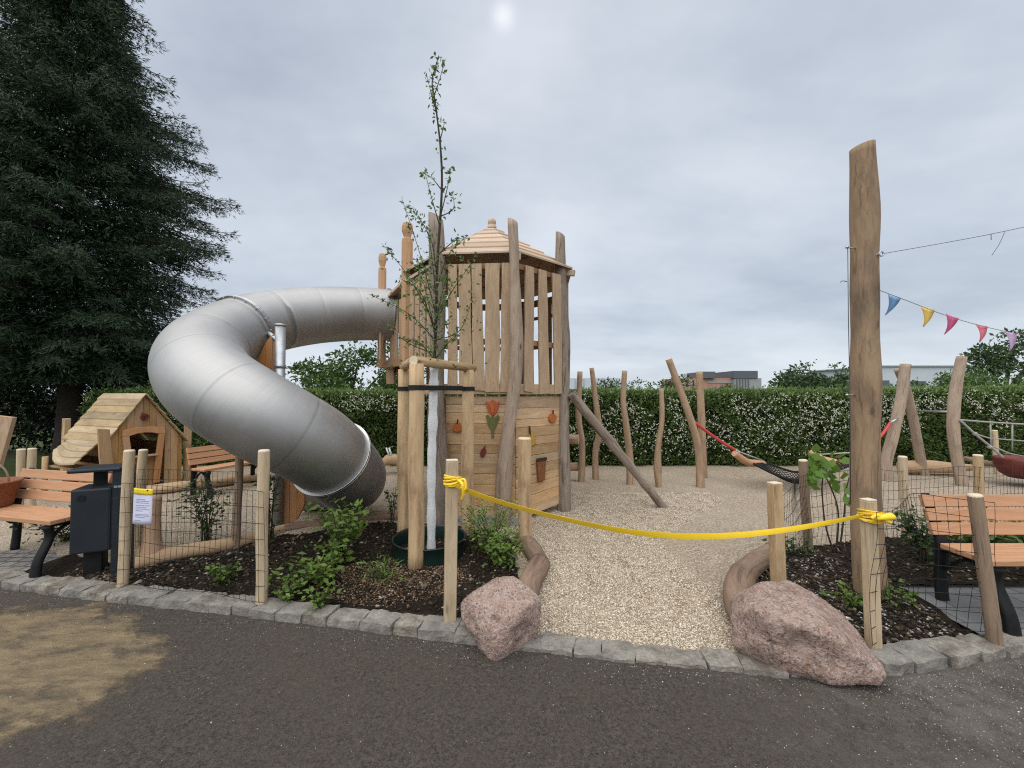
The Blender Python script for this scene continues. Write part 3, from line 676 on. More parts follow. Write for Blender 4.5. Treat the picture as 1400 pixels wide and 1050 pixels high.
# notice on the mesh
o = thing('notice', 'white printed notice with yellow header hung on the wire mesh', 'notice', P(195, 700, 3.3))
def ppt(u, v, d=0):
    Y = 3.27 - d; return P(183 + 26 * u - 2 * v, 667 + 49 * v + 1.5 * u + math.sin(u * 3) * .6, Y + .006 * math.sin(v * 4 + u * 2))
def pstrip(name, u0, u1, v0, v1, mat, d, nu=5, nv=8):
    b = MB()
    b.V = [ppt(u0 + (u1 - u0) * i / nu, v0 + (v1 - v0) * j / nv, d) for i in range(nu + 1) for j in range(nv + 1)]
    g = [[i * (nv + 1) + j for j in range(nv + 1)] for i in range(nu + 1)]
    for i in range(nu):
        for j in range(nv): b.face([g[i][j], g[i][j + 1], g[i + 1][j + 1], g[i + 1][j]], [(0, 0)] * 4, 0, True)
    q = b.build(name, mat, o); s = q.modifiers.new('solid', 'SOLIDIFY'); s.thickness = .001; return q
pstrip('sheet', 0, 1, 0, 1, 'paper', 0); pstrip('header', 0, 1, 0, .17, 'paperhead', .003, 5, 3)
b = MB()
for i, v in enumerate((.30, .35, .40, .47, .52, .57, .62, .72, .76, .80, .89)):
    e = (.62, .84, .8, .86, .7, .84, .5, .8, .84, .6, .4)[i]; p0 = ppt(.12, v, .0025); p1 = ppt(e, v, .0025); b.plank(p0, p1, .0006, .0045, (0, -1, 0)) if 0 else b.box((p0 + p1) / 2, ((p1 - p0).length, .0006, .0036), frame(p1 - p0, (0, 0, 1)))
b.build('text_lines', 'ink', o)
b = MB(); b.ball(ppt(.72, .04, .006), .006); b.build('pin', 'black', o)

# yellow tape
tp = [P(622, 664, 2.80), P(660, 679, 2.79), P(720, 697, 2.73), P(790, 714, 2.66), P(860, 727, 2.6), P(930, 733, 2.55), P(1000, 732, 2.51), P(1070, 725, 2.49), P(1130, 715, 2.48), P(1180, 705, 2.48)]
tp = spline(tp, 6); o = thing('barrier_tape', 'yellow barrier tape sagging across the entrance between two posts', 'tape', tp[25])
b = MB(); N = len(tp)
for i, p in enumerate(tp):
    t = i / (N - 1); d = (tp[min(i + 1, N - 1)] - tp[max(i - 1, 0)]).normalized(); wd = .027 * (1 - .50 * t) * (.55 + .45 * min(1, t * 14)); tw = .5 + .9 * math.sin(t * 5.2 + 1.1) * t
    up = V3((0, -math.sin(tw), math.cos(tw))); cv = V3((0, -1, 0)) * .001
    for q in (-1, -.33, .33, 1): b.V.append(p + up * wd * q + cv * (1 - q * q))
for i in range(N - 1):
    for q in range(3): b.face([i * 4 + q, i * 4 + 4 + q, i * 4 + 5 + q, i * 4 + 1 + q], [(0, 0)] * 4, 0, False)
q = b.build('ribbon', 'tape', o); s = q.modifiers.new('solid', 'SOLIDIFY'); s.thickness = .0012
def knot(c, rx, ry, zz, seed):
    b = MB(); rs = random.Random(seed)
    for i in range(5):
        pts = [V3(c) + V3((math.cos(a) * (rx + rs.uniform(0, .006)), math.sin(a) * (ry + rs.uniform(0, .006)), zz + (i - 2) * .011 + math.sin(a + i) * .012)) for a in np.linspace(0, 6.283, 15)]
        b.tube(pts, .009, 6, cap=False, ell=.5, wob=.15, seed=i)
    return b
k1 = V3((XY(619, 2.86), 2.86, H + .0)); z1 = P(619, 656, 2.86).z
b = knot((k1.x, k1.y, z1), .056, .052, 0, 1)
b.tube(spline([V3((k1.x + .055, 2.80, z1 + .01)), V3((k1.x + .085, 2.77, z1 - .01)), V3((k1.x + .09, 2.77, z1 - .07)), V3((k1.x + .078, 2.78, z1 - .12))], 5), [.018, .02, .016, .012], 8, ell=.5)
b.tube(spline([V3((k1.x + .05, 2.79, z1 + .005)), V3((k1.x + .095, 2.78, z1 + .02)), V3((k1.x + .105, 2.77, z1 - .045)), V3((k1.x + .07, 2.77, z1 - .03))], 5), .009, 8)
b.build('knot', 'tape', o)
z2 = P(1187, 704, 2.55).z; k2 = V3((XY(1187, 2.55), 2.55, z2)); b = knot(k2, .063, .052, 0, 2)
b.tube(spline([k2 + V3((-.04, -.07, 0)), k2 + V3((.0, -.085, .012)), k2 + V3((.06, -.075, .014)), k2 + V3((.088, -.06, .0))], 5), [.012, .018, .020, .012], 9, wob=.2)
b.tube(spline([k2 + V3((-.06, -.07, .0)), k2 + V3((-.03, -.08, .022)), k2 + V3((.01, -.085, -.004)), k2 + V3((.05, -.08, -.022))], 5), .010, 8, wob=.2)
b.build('knot', 'tape', o)

# ------------------------------------------------------------------ play tower
C8 = V3((-.33, 6.09, 0)); RO = 1.24
def oc(i, r=RO, z=0.0): a = R_(-72 + 45.5 * (i - 2)); return V3((C8.x + r * math.cos(a), C8.y + r * math.sin(a), z))
TW = thing('play_tower', 'wooden play tower with slatted walls, pointed roof and carved fruit on its base', 'play tower', C8)
def lo_pole(name, path, r, n, mat, wob, seed, parent):
    b = MB(); b.tube(path, r, n, 0, 1, wob, seed); return b.build(name, [mat, 'end' if mat in ('pole', 'stake') else mat], parent)
def slant_pole(name, path, r, mat, wob, seed, parent, n=16):     # top cut at a slant
    b = MB(); b.tube(path, r, n, 0, 0, wob, seed, cap=False); top = b.V[-n:]; zc = max(v.z for v in top); xs = [v.x for v in top]; x0, x1 = min(xs), max(xs)
    for v in b.V[-n:]: v.z += (x1 - v.x) * .55
    bb = len(b.V) - n; b.face([bb + i for i in range(n)], [(v.x, v.y) for v in b.V[bb:]], 0)
    return b.build(name, mat, parent)
p1 = oc(1); p2 = oc(2); p3 = oc(3); p0 = oc(0); pm = oc(-1)
slant_pole('post', crook(V3((p1.x + .02, p1.y - .1, -.1)), P(596, 302, 5.0), 26, .022, 3), lambda t: .118 - .028 * t + .012 * math.sin(t * 9), 'grey', .05, 3, TW)
path = spline([V3((XY(686, 4.86), 4.88, -.1)), P(690, 640, 4.85), P(696, 580, 4.82), P(706, 500, 4.80), P(705, 420, 4.80), P(703, 350, 4.82), P(701, 306, 4.82)], 6)
slant_pole('post', path, lambda t: .098 - .042 * t + .008 * math.sin(t * 14), 'pole', .05, 4, TW).data.materials[0] = M['speckled']
slant_pole('post', spline([V3((XY(771, 5.5), 5.5, -.1)), P(770, 600, 5.5), P(772, 480, 5.5), P(767, 400, 5.5), P(766, 324, 5.5)], 7), lambda t: .088 - .015 * t + .008 * math.sin(t * 11), 'grey', .05, 5, TW)
for i in (4, 5, 6): lo_pole('post', crook(oc(i, RO, -.1), oc(i, RO, 3.25), 14, .02, i), .08, 10, 'grey', .04, i, TW)
def carved_top_post(px, py, Y, rad, zb):
    t = P(px, py, Y); b = MB(); x = t.x
    b.lathe([(rad, zb - t.z), (rad, -.30), (rad * .96, -.24), (rad * .62, -.225), (rad * .66, -.20), (rad * .98, -.12), (rad, -.06), (rad * .86, -.012), (rad * .6, 0), (.001, 0)], t, (0, 0, 1), 8, 0, sm=False)
    for i, uv in enumerate(b.U): b.U[i] = [(q[0], j * .06 + i % 8 * .06) for j, q in enumerate(uv)]
    return b.build('post', 'carved', TW, bev=.004)
carved_top_post(557, 305, 5.73, .082, -.1)
carved_top_post(523, 347, 6.45, .066, 2.02)
# floor and rails
b = MB(); ring = [oc(i, RO - .10) for i in range(8)]
b.prism([(p.x, p.y) for p in ring], (0, 0, 1.60), (1, 0, 0), (0, 1, 0), .04); b.build('floor', 'under', TW)
def edge(i, z, ins=0.0): a = oc(i, RO - ins, z); c = oc(i + 1, RO - ins, z); return a, c
def railing(i, z, h, t, ins, mat='slat'):
    b = MB(); a, c = edge(i, z, ins); b.plank(a, c, t, h); return b.build('rail', mat, TW, bev=.004)
for i in range(0, 3): railing(i, 1.655, .13, .05, .02); railing(i, 3.20, .07, .05, .05, 'under'); railing(i, 2.25, .07, .05, .05, 'under')
for i in (3, 4, 5, 6): railing(i, 1.66, .12, .05, .03); railing(i, 3.16, .11, .05, .05, 'under'); railing(i, 2.40, .07, .05, .05, 'under')
railing(3, 2.75, .05, .05, .05, 'under'); railing(4, 2.9, .05, .05, .05, 'under')
rs = random.Random(21)
def slat(i, t0, wd, zt, zb, tilt=0.0, taper=1.0, mat='slat', out=.035, a=None, c=None):
    if a is None: a, c = edge(i, 0)
    d = (c - a).normalized(); nrm = V3((d.y, -d.x, 0)); pos = a + (c - a) * t0 + nrm * out
    hw = wd / 2; j = lambda: rs.uniform(-.012, .012); K = 6; L = []; Rr = []
    for q in range(K + 1):
        f = q / K; z = zb + (zt - zb) * f; w_ = hw * (1 + (taper - 1) * (1 - f)); s = tilt * (f - .5)
        L.append((s - w_ + j() * .5, z)); Rr.append((s + w_ + j() * .5, z))
    L[0] = (L[0][0], L[0][1] + rs.uniform(-.02, .02))
    b = MB(); b.prism(Rr[::-1][::-1] + L[::-1], pos - nrm * .012, d, (0, 0, 1), -.024); return b.build('slat', mat, TW, bev=.003)
for (t0, wd, tl, tp, zb) in ((.17, .11, .0, 1.1, 1.66), (.335, .145, -.02, 1.1, 1.67), (.50, .13, -.04, 1.1, 1.63), (.69, .175, .0, 1.05, 1.62), (.89, .16, .02, 1.08, 1.62)): slat(1, t0, wd, 3.22, zb, tl, tp)
for (t0, wd, tl, tp, zb) in ((.21, .15, .02, 1.1, 1.61), (.48, .15, -.03, 1.3, 1.60), (.76, .18, -.03, .75, 1.60), ): slat(2, t0, wd, 3.22, zb, tl, tp)
for t0 in (.2, .38, .56, .74, .9): slat(0, t0, .125, 3.2, 2.05 if t0 < .8 else 1.66, rs.uniform(-.02, .02), 1.05)
for i, ts in ((6, (.15, .4, .65, .88)), (5, (.3, .62))):
    for t0 in ts: slat(i, t0, .12, 3.18, 1.66)
slat(3, .25, .12, 3.2, 1.62); slat(4, .8, .12, 3.2, 1.62); slat(4, .35, .13, 3.2, 1.62); slat(3, .6, .13, 3.2, 1.62)
# lower wall panels: two faces, plank by plank
for i, (ta, tb) in ((1, (.05, 1.0)), (2, (.0, .97))):
    a, c = edge(i, 0, .05); d = (c - a).normalized(); nrm = V3((d.y, -d.x, 0)); b = MB(); z = 1.565; q = 0
    while z > .16:
        h = rs.uniform(.10, .15); sk = 0 if i == 1 or z > .95 else min(.09, (.95 - z) * .16)
        A = a + (c - a) * ta; Cc = a + (c - a) * tb; zl = z - h / 2 - sk * .6; zr = z - h / 2 + (0.0 if not sk else sk * .25)
        b.plank(A + V3((0, 0, zl)) + nrm * rs.uniform(0, .007), Cc + V3((0, 0, zr)) + nrm * rs.uniform(0, .007), .03, h - .004, (0, 0, 1)); z -= h
    b.build('wall_panel', 'wall', TW, bev=.003)
for i in (4, 5):
    a, c = edge(i, 0, .05); b = MB()
    for q in range(11): b.plank(a + V3((0, 0, .2 + q * .125)), c + V3((0, 0, .2 + q * .125)), .03, .12)
    b.build('wall_panel', 'wall', TW)
# roof: eight sides of stepped boards
apex = V3((C8.x + .02, C8.y, 4.17)); ZE = 3.33
RF = MB()
for i in range(8):
    a, c = oc(i, RO + .07, ZE), oc(i + 1, RO + .07, ZE); st = 6
    for q in range(st):
        f0 = q / st; f1 = min(.985, (q + 1.25) / st); l = rs.uniform(-.004, .004); lift = V3((0, 0, .026))
        A0, C0, A1, C1 = a.lerp(apex, f0) + lift, c.lerp(apex, f0) + lift, a.lerp(apex, f1), c.lerp(apex, f1)
        dn = V3((0, 0, -.026)); base = len(RF.V); RF.V += [A0, C0, C1, A1, A0 + dn, C0 + dn, C1 + dn, A1 + dn]
        w1 = (C0 - A0).length; w2 = (C1 - A1).length; hh = (A1 - A0).length
        RF.face([base, base + 1, base + 2, base + 3], [(0, 0), (w1, 0), (w1 / 2 + w2 / 2, hh), (w1 / 2 - w2 / 2, hh)])
        RF.face([base + 4, base + 5, base + 1, base], [(0, 0), (w1, 0), (w1, .03), (0, .03)])
        RF.face([base + 7, base + 6, base + 5, base + 4], [(0, 0), (w2, 0), (w1, .2), (0, .2)])
        RF.face([base, base + 3, base + 7, base + 4], [(0, 0), (.2, 0), (.2, .03), (0, .03)]); RF.face([base + 1, base + 5, base + 6, base + 2], [(0, 0), (.2, 0), (.2, .03), (0, .03)])
rf = RF.build('roof', 'roof', TW, bev=.003)
b = MB(); b.lathe([(.07, -.03), (.07, .015), (.04, .022), (.06, .045), (.066, .075), (.055, .108), (.03, .122), (.022, .14), (.001, .143)], apex, (0, 0, 1), 12); b.build('finial', 'roof', rf)
for i in (2, 3):
    b = MB(); a = oc(i, RO - .1, ZE - .03); c = oc(i, RO + .10, ZE - .06); b.plank(a, c, .055, .08); b.build('rafter', 'roof', rf, bev=.004)
# entry bay towards the slide
q0 = V3((XY(531, 6.35), 6.35, 0)); q1 = V3((q0.x - .02, 7.1, 0)); base0 = p0
BA = MB().prism([(p0.x - .02, p0.y + .02), (q0.x, q0.y), (q1.x, q1.y), (pm.x, pm.y + .2)], (0, 0, 2.12), (1, 0, 0), (0, 1, 0), .05).build('bay_floor', 'under', TW)
b = MB(); b.plank(V3((p0.x, p0.y, 2.06)), V3((q0.x - .06, q0.y + .02, 2.06)), .06, .11); b.plank(V3((q0.x, q0.y - .02, 2.06)), V3((q1.x, q1.y, 2.06)), .06, .11); b.plank(V3((q0.x + .25, q0.y, 1.98)), V3((q1.x + .3, q1.y, 1.98)), .06, .10)
b.plank(V3((p0.x, p0.y + .1, 1.72)), V3((q0.x + .06, q0.y + .2, 2.03)), .07, .08); b.build('bay_beam', 'under', TW, bev=.004)
b = MB(); b.box((q0.x + .03, q0.y + .04, 1.93), (.12, .12, .36)); b.build('bay_stub_post', 'carved', TW, bev=.006)
for t0, wd in ((.18, .13), (.42, .12), (.68, .12), (.92, .10)): slat(0, t0, wd, 3.08 - t0 * .1, 2.1, 0, 1, 'slat', .02, q0, p0)
b = MB(); hole = [(math.cos(a) * .40, 2.86 + math.sin(a) * .40) for a in np.linspace(-PI / 2, PI / 2, 13)]
for (s0, s1) in ((-.42, -.40),): pass
d = V3((0, 1, 0)); ctr = V3((q0.x - .01, 6.55, 0))
# curved slide collar board: half boards with a round cut-out either side of the tube
b.prism([(-.24, 2.12), (-.17, 2.35), (-.125, 2.6), (-.12, 2.86), (-.125, 3.05), (-.24, 3.12)], V3((q0.x - .005, 6.30, 0)), (.25, .95, 0), (0, 0, 1), .03)
b.build('collar_board', 'slat', TW, bev=.003)
b = MB(); rl = [V3((p1.x - .12, p1.y + .12, 3.30)), V3((p0.x - .10, p0.y + .02, 3.22)), V3((q0.x - .12, q0.y - .1, 3.03)), V3((q0.x - .12, q1.y, 3.03))]
inn = [V3((p1.x + .3, p1.y + .5, 3.42)), V3((p0.x + .4, p0.y + .3, 3.42)), V3((p0.x + .25, p0.y + .55, 3.40)), V3((p0.x + .25, q1.y, 3.40))]
for i in range(3):
    base = len(b.V); b.V += [rl[i], rl[i + 1], inn[i + 1], inn[i]] + [p - V3((0, 0, .04)) for p in (rl[i], rl[i + 1], inn[i + 1], inn[i])]
    for f in ((0, 1, 2, 3), (7, 6, 5, 4), (4, 5, 1, 0), (5, 6, 2, 1), (7, 4, 0, 3), (6, 7, 3, 2)): b.face([base + x for x in f], [(0, 0), (.8, 0), (.8, .5), (0, .5)])
b.build('bay_roof', 'roof', TW)
# carved fruit on the base
def onface(i, px, py):
    a, c = edge(i, 0, .05); d = (c - a).normalized(); nrm = V3((d.y, -d.x, 0)); r = ray(px, py); o = V3((0, 0, H)); t = (a - o).dot(nrm) / r.dot(nrm); return o + r * t, d, nrm
def carving(name, i, px, py, shapes):
    o, d, nrm = onface(i, px, py); ob = None
    for (nm, out, mat, th, lift) in shapes:
        b = MB(); b.prism(out, o + nrm * (.022 + lift), d, (0, 0, 1), th); q = b.build(nm, mat, TW if ob is None else ob, bev=.004); ob = ob or q
    return ob
def ell(rx, ry, cx=0, cy=0, n=18): return [(cx + rx * math.cos(2 * PI * k / n), cy + ry * math.sin(2 * PI * k / n)) for k in range(n)]
def applish(r): return [(r * (1.0 * math.cos(a) * (1 - .06 * math.sin(a))), r * (.95 * math.sin(a) - .16 * abs(math.cos(a)) ** 0 * (abs(math.sin(a)) ** 6 if math.sin(a) > 0 else 0))) for a in np.linspace(0, 2 * PI, 25)[:-1]]
tul = [(-.085, .10), (-.045, .075), (0, .115), (.045, .075), (.085, .10), (.07, .02), (.045, -.05), (.0, -.085), (-.045, -.05), (-.07, .02)]
stemleaf = [(0, -.06), (.02, -.12), (.065, -.06), (.085, -.10), (.05, -.20), (.02, -.26), (.012, -.36), (-.012, -.36), (-.02, -.26), (-.06, -.20), (-.085, -.08), (-.06, -.07), (-.02, -.12)]
carving('tulip', 1, 674, 559, [('tulip', tul, 'tulip', .02, .006), ('petal', [(-.03, .06), (0, .09), (.03, .06), (.02, -.03), (0, -.06), (-.02, -.03)], 'apple', .012, .024), ('tulip_leaf', stemleaf, 'leafgreen', .02, -.004)])
carving('apple', 1, 626, 584, [('apple', applish(.062), 'apple', .022, .0), ('fruit_stem', [(-.008, .04), (.008, .04), (.014, .10), (0, .105)], 'stem', .014, .012)])
carving('apple', 2, 753, 571, [('apple', applish(.070), 'apple', .022, .0), ('fruit_stem', [(-.010, .05), (.010, .05), (.012, .105), (-.004, .105)], 'stem', .014, .012)])
carving('plum', 1, 661, 618, [('plum', [(0.034 * math.cos(a) + .012 * math.sin(a), .06 * math.sin(a)) for a in np.linspace(0, 2 * PI, 17)[:-1]], 'plum', .022, 0), ('fruit_stem', [(.004, .045), (.018, .05), (.034, .085), (.024, .09)], 'stem', .014, .01)])
carving('pear', 2, 724, 598, [('pear', [(-.02, .085), (.0, .095), (.022, .075), (.04, .03), (.07, -.02), (.072, -.065), (.04, -.10), (-.01, -.105), (-.055, -.085), (-.07, -.04), (-.05, .02), (-.035, .05)], 'pear', .022, 0), ('fruit_stem', [(-.035, .03), (-.02, .03), (-.03, .15), (-.055, .15)], 'stem', .014, .014)])
carving('flower_pot', 2, 737, 641, [('flower_pot', [(-.082, .13), (.082, .13), (.058, -.15), (-.058, -.15)], 'pot', .03, 0), ('rim', [(-.09, .15), (.09, .15), (.088, .11), (-.088, .11)], 'stem', .022, .018)])

# leaning climbing log
b = MB(); b.tube(spline([P(781, 538, 5.42), P(800, 562, 5.45), P(835, 605, 5.5), P(868, 645, 5.58), P(890, 672, 5.62), V3((XY(908, 5.68), 5.68, -.04))], 6), lambda t: .066 - .010 * t + .013 * math.exp(-((t - .42) / .03) ** 2) + .012 * math.exp(-((t - .72) / .03) ** 2), 14, 0, 0, .05, 9)
tag(b.build('climbing_log', 'grey'), 'grey leaning log running from the tower down to the gravel', 'log')
b = MB(); b.tube(crook(V3((.45, 7.15, .77)), V3((XY(791, 6.95), 6.95, .80)), 6, .01, 3), .085, 14, 0, 1, .03, 3); tag(b.build('balance_log', ['pole', 'frame']), 'horizontal log at hip height peeking out right behind the tower', 'log')
b = MB(); b.tube(crook(V3((.3, 7.6, .2)), V3((XY(790, 7.35), 7.35, .26)), 6, .01, 4), .075, 14, 0, 1, .03, 4); tag(b.build('balance_log', ['pole', 'log2']), 'low log near the gravel peeking out right behind the tower', 'log')

# ------------------------------------------------------------------ tube slide
SL = [V3((-1.92, 6.42, 2.86)), V3((-2.35, 6.15, 2.83)), V3((-2.85, 5.75, 2.73)), V3((-3.22, 5.28, 2.55)), V3((-3.36, 4.72, 2.28)), V3((-3.26, 4.2, 1.99)), V3((-2.88, 3.82, 1.70)), V3((-2.38, 3.76, 1.40)), V3((-2.0, 4.08, 1.07)), V3((-1.91, 4.58, .72)), V3((-2.02, 5.04, .52)), V3((-2.33, 5.38, .46)), V3((-2.78, 5.46, .44))]
SP = spline(SL, 14); TR = .405
SLD = thing('tube_slide', 'big curved stainless steel tube slide spiralling down from the tower', 'slide', (-2.75, 4.7, 0))
arc = [0]
for a, c in zip(SP, SP[1:]): arc.append(arc[-1] + (c - a).length)
def sat(s):
    for i in range(len(SP) - 1):
        if s <= arc[i + 1]: f = (s - arc[i]) / (arc[i + 1] - arc[i]); return SP[i].lerp(SP[i + 1], f)
    return SP[-1]
pts, rad = [], []; SEG = 1 / 1.75; s = 0
nseg = int(arc[-1] / SEG) + 1
for q in range(nseg):
    for f, dr in ((0.0, -.001), (.02, 0), (.16, .0004), (.33, .0006), (.5, .0008), (.67, .0006), (.84, .0004), (.98, 0)):
        s = (q + f) * SEG
        if s <= arc[-1]: pts.append(sat(s)); rad.append(TR + dr)
# polygonal mitred segments: straight between seams like rolled sheet cones
b = MB(); b.tube(pts, rad, 56, 0, cap=False, seam=(0, 0, 1)); b.tube(pts, [r - .012 for r in rad], 40, 0, cap=False, seam=(0, 0, 1), flip=True)
b.build('tube', 'steel', SLD)
def flange(s, nm='flange', w=.045, dr=.03):
    p = sat(s); d = (sat(s + .02) - sat(s - .02)).normalized(); b = MB()
    b.lathe([(TR - .004, -w / 2), (TR + dr, -w / 2), (TR + dr, -.004), (TR + dr - .012, 0), (TR + dr, .004), (TR + dr, w / 2), (TR - .004, w / 2)], p, d, 56, 0, sm=False)
    fl = b.build(nm, 'steelring', SLD, bev=.003); return fl, p, d
def nears(px, Y0):
    best = min(range(len(SP)), key=lambda i: abs(i - px)); return arc[best]
fl, p, d = flange(arc[14 * 3 + 9])
_, a1, a2 = frame(d)
for i in range(18):
    a = 2 * PI * i / 18; c = p + (a1 * math.cos(a) + a2 * math.sin(a)) * (TR + .018); MB().tube([c - d * .035, c + d * .035], .009, 6).build('bolt', 'bolt', fl)
flange(arc[14 * 8 + 6], w=.05, dr=.028); flange(arc[3], w=.03, dr=.02); flange(arc[-1] - .02, w=.03, dr=.015)
b = MB(); b.tube([V3((-2.74, 4.70, -.1)), V3((-2.74, 4.70, 2.40))], .057, 18, 0); b.tube([V3((-2.74, 4.70, 2.395)), V3((-2.74, 4.70, 2.42))], .061, 18, 0)
for z in (1.92, .66): b.tube([V3((-2.74, 4.70, z - .02)), V3((-2.74, 4.70, z + .02))], .063, 18, 0)
b.build('support_pole', 'steelpole', SLD)
b = MB(); b.tube([V3((-2.74, 4.70, 2.2)), V3((-3.0, 4.85, 2.36)), V3((-3.12, 4.95, 2.42))], .03, 8); b.build('bracket', 'steelpole', SLD); b = MB(); b.tube([V3((-2.74, 4.70, 1.3)), V3((-2.5, 4.2, 1.3))], .03, 8); b.build('bracket', 'steelpole', SLD)
b = MB(); c = P(378, 500, 4.72)
for (x0, x1) in ((-.235, -.155), (-.153, -.075), (-.073, .0)):
    f = lambda x: 2.33 - .34 * (abs(x) / .235) ** 2.2
    out = [(x0, 1.2), (x1, 1.2)] + [(x1 + (x0 - x1) * k / 5, f(x1 + (x0 - x1) * k / 5)) for k in range(6)]
    b.prism(out, (-2.79, 4.80, 0), (1, .1, 0), (0, 0, 1), .05)
b.build('board', 'orange', SLD, bev=.004)
b = MB()
for (x0, x1) in ((.0, .085), (.088, .17), (.173, .255)):
    f = lambda x: .06 + .22 * (max(0, x - .1) / .155) ** 2
    out = [(x0, f(x0)), (x1, f(x1)), (x1, .98), (x0, .98)]
    b.prism(out, (-2.72, 4.78, 0), (1, .1, 0), (0, 0, 1), .05)
b.build('board', 'orange', SLD, bev=.004)

# ------------------------------------------------------------------ poles
def pole(name, label, pts, r, mat, seed, cat_='pole', group='robinia climbing poles', wob=.04, n=14):
    b = MB(); b.tube(spline(pts, 6), r, n, 0, 1, wob, seed); return tag(b.build(name, [mat, 'end' if mat == 'pole' else mat]), label, cat_, group)
b = MB(); bp = spline([V3((XY(1186, 3.15), 3.15, -.1)), P(1184, 700, 3.15), P(1183, 600, 3.15), P(1183, 500, 3.15), P(1182, 400, 3.15), P(1182, 300, 3.15), P(1179, 200, 3.15)], 6)
b.tube(bp, lambda t: .100 - .013 * t + .004 * math.sin(t * 17) + .003 * math.sin(t * 31), 28, 0, 0, .022, 5, cap=False)
for v in b.V[-28:]: v.z += (v.x - bp[-1].x) * .22
bb = len(b.V) - 28; b.face([bb + i for i in range(28)], [(v.x * 1, v.y) for v in b.V[bb:]], 0)
BP = b.build('tall_pole', 'bigpole'); tag(BP, 'tall thick timber pole holding bunting and wire on the right', 'pole')
b = MB(); e = P(1203, 347, 3.05)
for i in range(13): pass
b.tube([e + V3((math.cos(a) * .018 + .01, 0, math.sin(a) * .018)) for a in np.linspace(0, 6.28, 13)], .005, 6, cap=False); b.tube([e + V3((-.04, .05, 0)), e], .005, 6); b.build('eye_bolt', 'bolt', BP)
for yy in (338, 540):
    e = P(1158, yy, 3.1); b = MB(); b.tube([e, e + V3((.14, .05, .003))], .006, 6); b.tube([e + V3((0, 0, -.008)), e + V3((0, 0, .008))], .010, 8); b.build('standoff', 'bolt', BP)
b = MB(); b.tube([P(1159, 338, 3.1), P(1160, 440, 3.1), P(1162, 540, 3.1), P(1163, 690, 3.1)], .003, 5); b.tube(spline([P(1158, 385, 3.1), P(1152, 384, 3.08), P(1149, 386, 3.08)], 3), .003, 5); b.build('cable', 'cable', BP)
wob_ = .035
pole('climbing_pole', 'leftmost thin pole in the row before the hedge, next to the tower', [V3((XY(794, 7.25), 7.25, -.1)), P(796, 610, 7.25), P(791, 570, 7.25), P(793, 508, 7.25)], [0.065, 0.057, 0.055, 0.046], 'pole', 31)
pole('climbing_pole', 'second thin pole from the tower, kinked in the middle', [V3((XY(814, 7.45), 7.45, -.1)), P(814, 620, 7.45), P(819, 590, 7.45), P(814, 545, 7.45), P(809, 503, 7.45)], [0.065, 0.057, 0.061, 0.049, 0.042], 'pole', 32)
pole('climbing_pole', 'thin pole standing apart in the middle, with a stub near its foot', [V3((XY(860, 7.03), 7.03, -.1)), P(861, 630, 7.03), P(856, 580, 7.03), P(852, 548, 7.03), P(854, 507, 7.03)], [0.053, 0.065, 0.055, 0.049, 0.046], 'pole', 33)
pole('climbing_pole', 'shortest pole of the row, knotty at its base', [V3((XY(900, 6.9), 6.9, -.1)), P(899, 640, 6.9), P(900, 610, 6.9), P(905, 575, 6.9), P(904, 531, 6.9)], [0.038, 0.068, 0.047, 0.044, 0.042], 'pole', 34)
ham1 = pole('climbing_pole', 'leaning pole tilted to the left with a bend near the ground', [V3((XY(956, 6.85), 6.85, -.1)), P(957, 640, 6.85), P(952, 600, 6.85), P(936, 550, 6.85), P(914, 491, 6.85)], [0.072, 0.065, 0.061, 0.059, 0.055], 'pole', 35)
pole('climbing_pole', 'straight pole directly behind the leaning one', [V3((XY(961, 7.7), 7.7, -.1)), P(960, 600, 7.7), P(958, 550, 7.7), P(956, 508, 7.7)], [0.072, 0.068, 0.068, 0.065], 'pole', 36)
b = MB(); 
pole('a_frame_leg', 'left leg of the grey frame, split and patched near its middle', [V3((XY(1207, 7.45), 7.45, -.1)), P(1212, 630, 7.45), P(1222, 590, 7.45), P(1232, 545, 7.45), P(1238, 498, 7.45)], [.092, .09, .088, .088, .08], 'speckled', 37, 'pole', 'grey robinia poles on the right')
pole('a_frame_leg', 'right leg of the grey frame, slanting down to the right', [V3((XY(1262, 7.9), 7.9, -.1)), P(1257, 620, 7.85), P(1248, 570, 7.8), P(1238, 530, 7.7), P(1226, 505, 7.6)], [.082, .078, .074, .07, .045], 'speckled', 38, 'pole', 'grey robinia poles on the right')
pole('rope_pole', 'curved grey pole holding ropes in front of the hedge', [V3((XY(1313, 7.0), 7.0, -.1)), P(1309, 630, 7.0), P(1303, 580, 7.0), P(1307, 530, 7.0), P(1315, 488, 7.0)], [.085, .08, .085, .082, .07], 'speckled', 39, 'pole', 'grey robinia poles on the right')
b = MB(); b.tube(crook(V3((XY(1228, 8.0), 8.0, .14)), V3((XY(1325, 7.75), 7.75, .17)), 10, .01, 5), [.12, .125, .11, .06], 14, 0, 0, .03, 6); tag(b.build('lying_log', ['log2']), 'pale log lying on the gravel behind the curved grey pole', 'log')
b = MB(); b.tube(crook(P(1318, 627, 7.6), P(1372, 637, 7.2), 6, .01, 8), .05, 10, 0, 0, .03, 8); tag(b.build('lying_log', ['brownpost']), 'thin dark log lying behind the dark red tub', 'log')

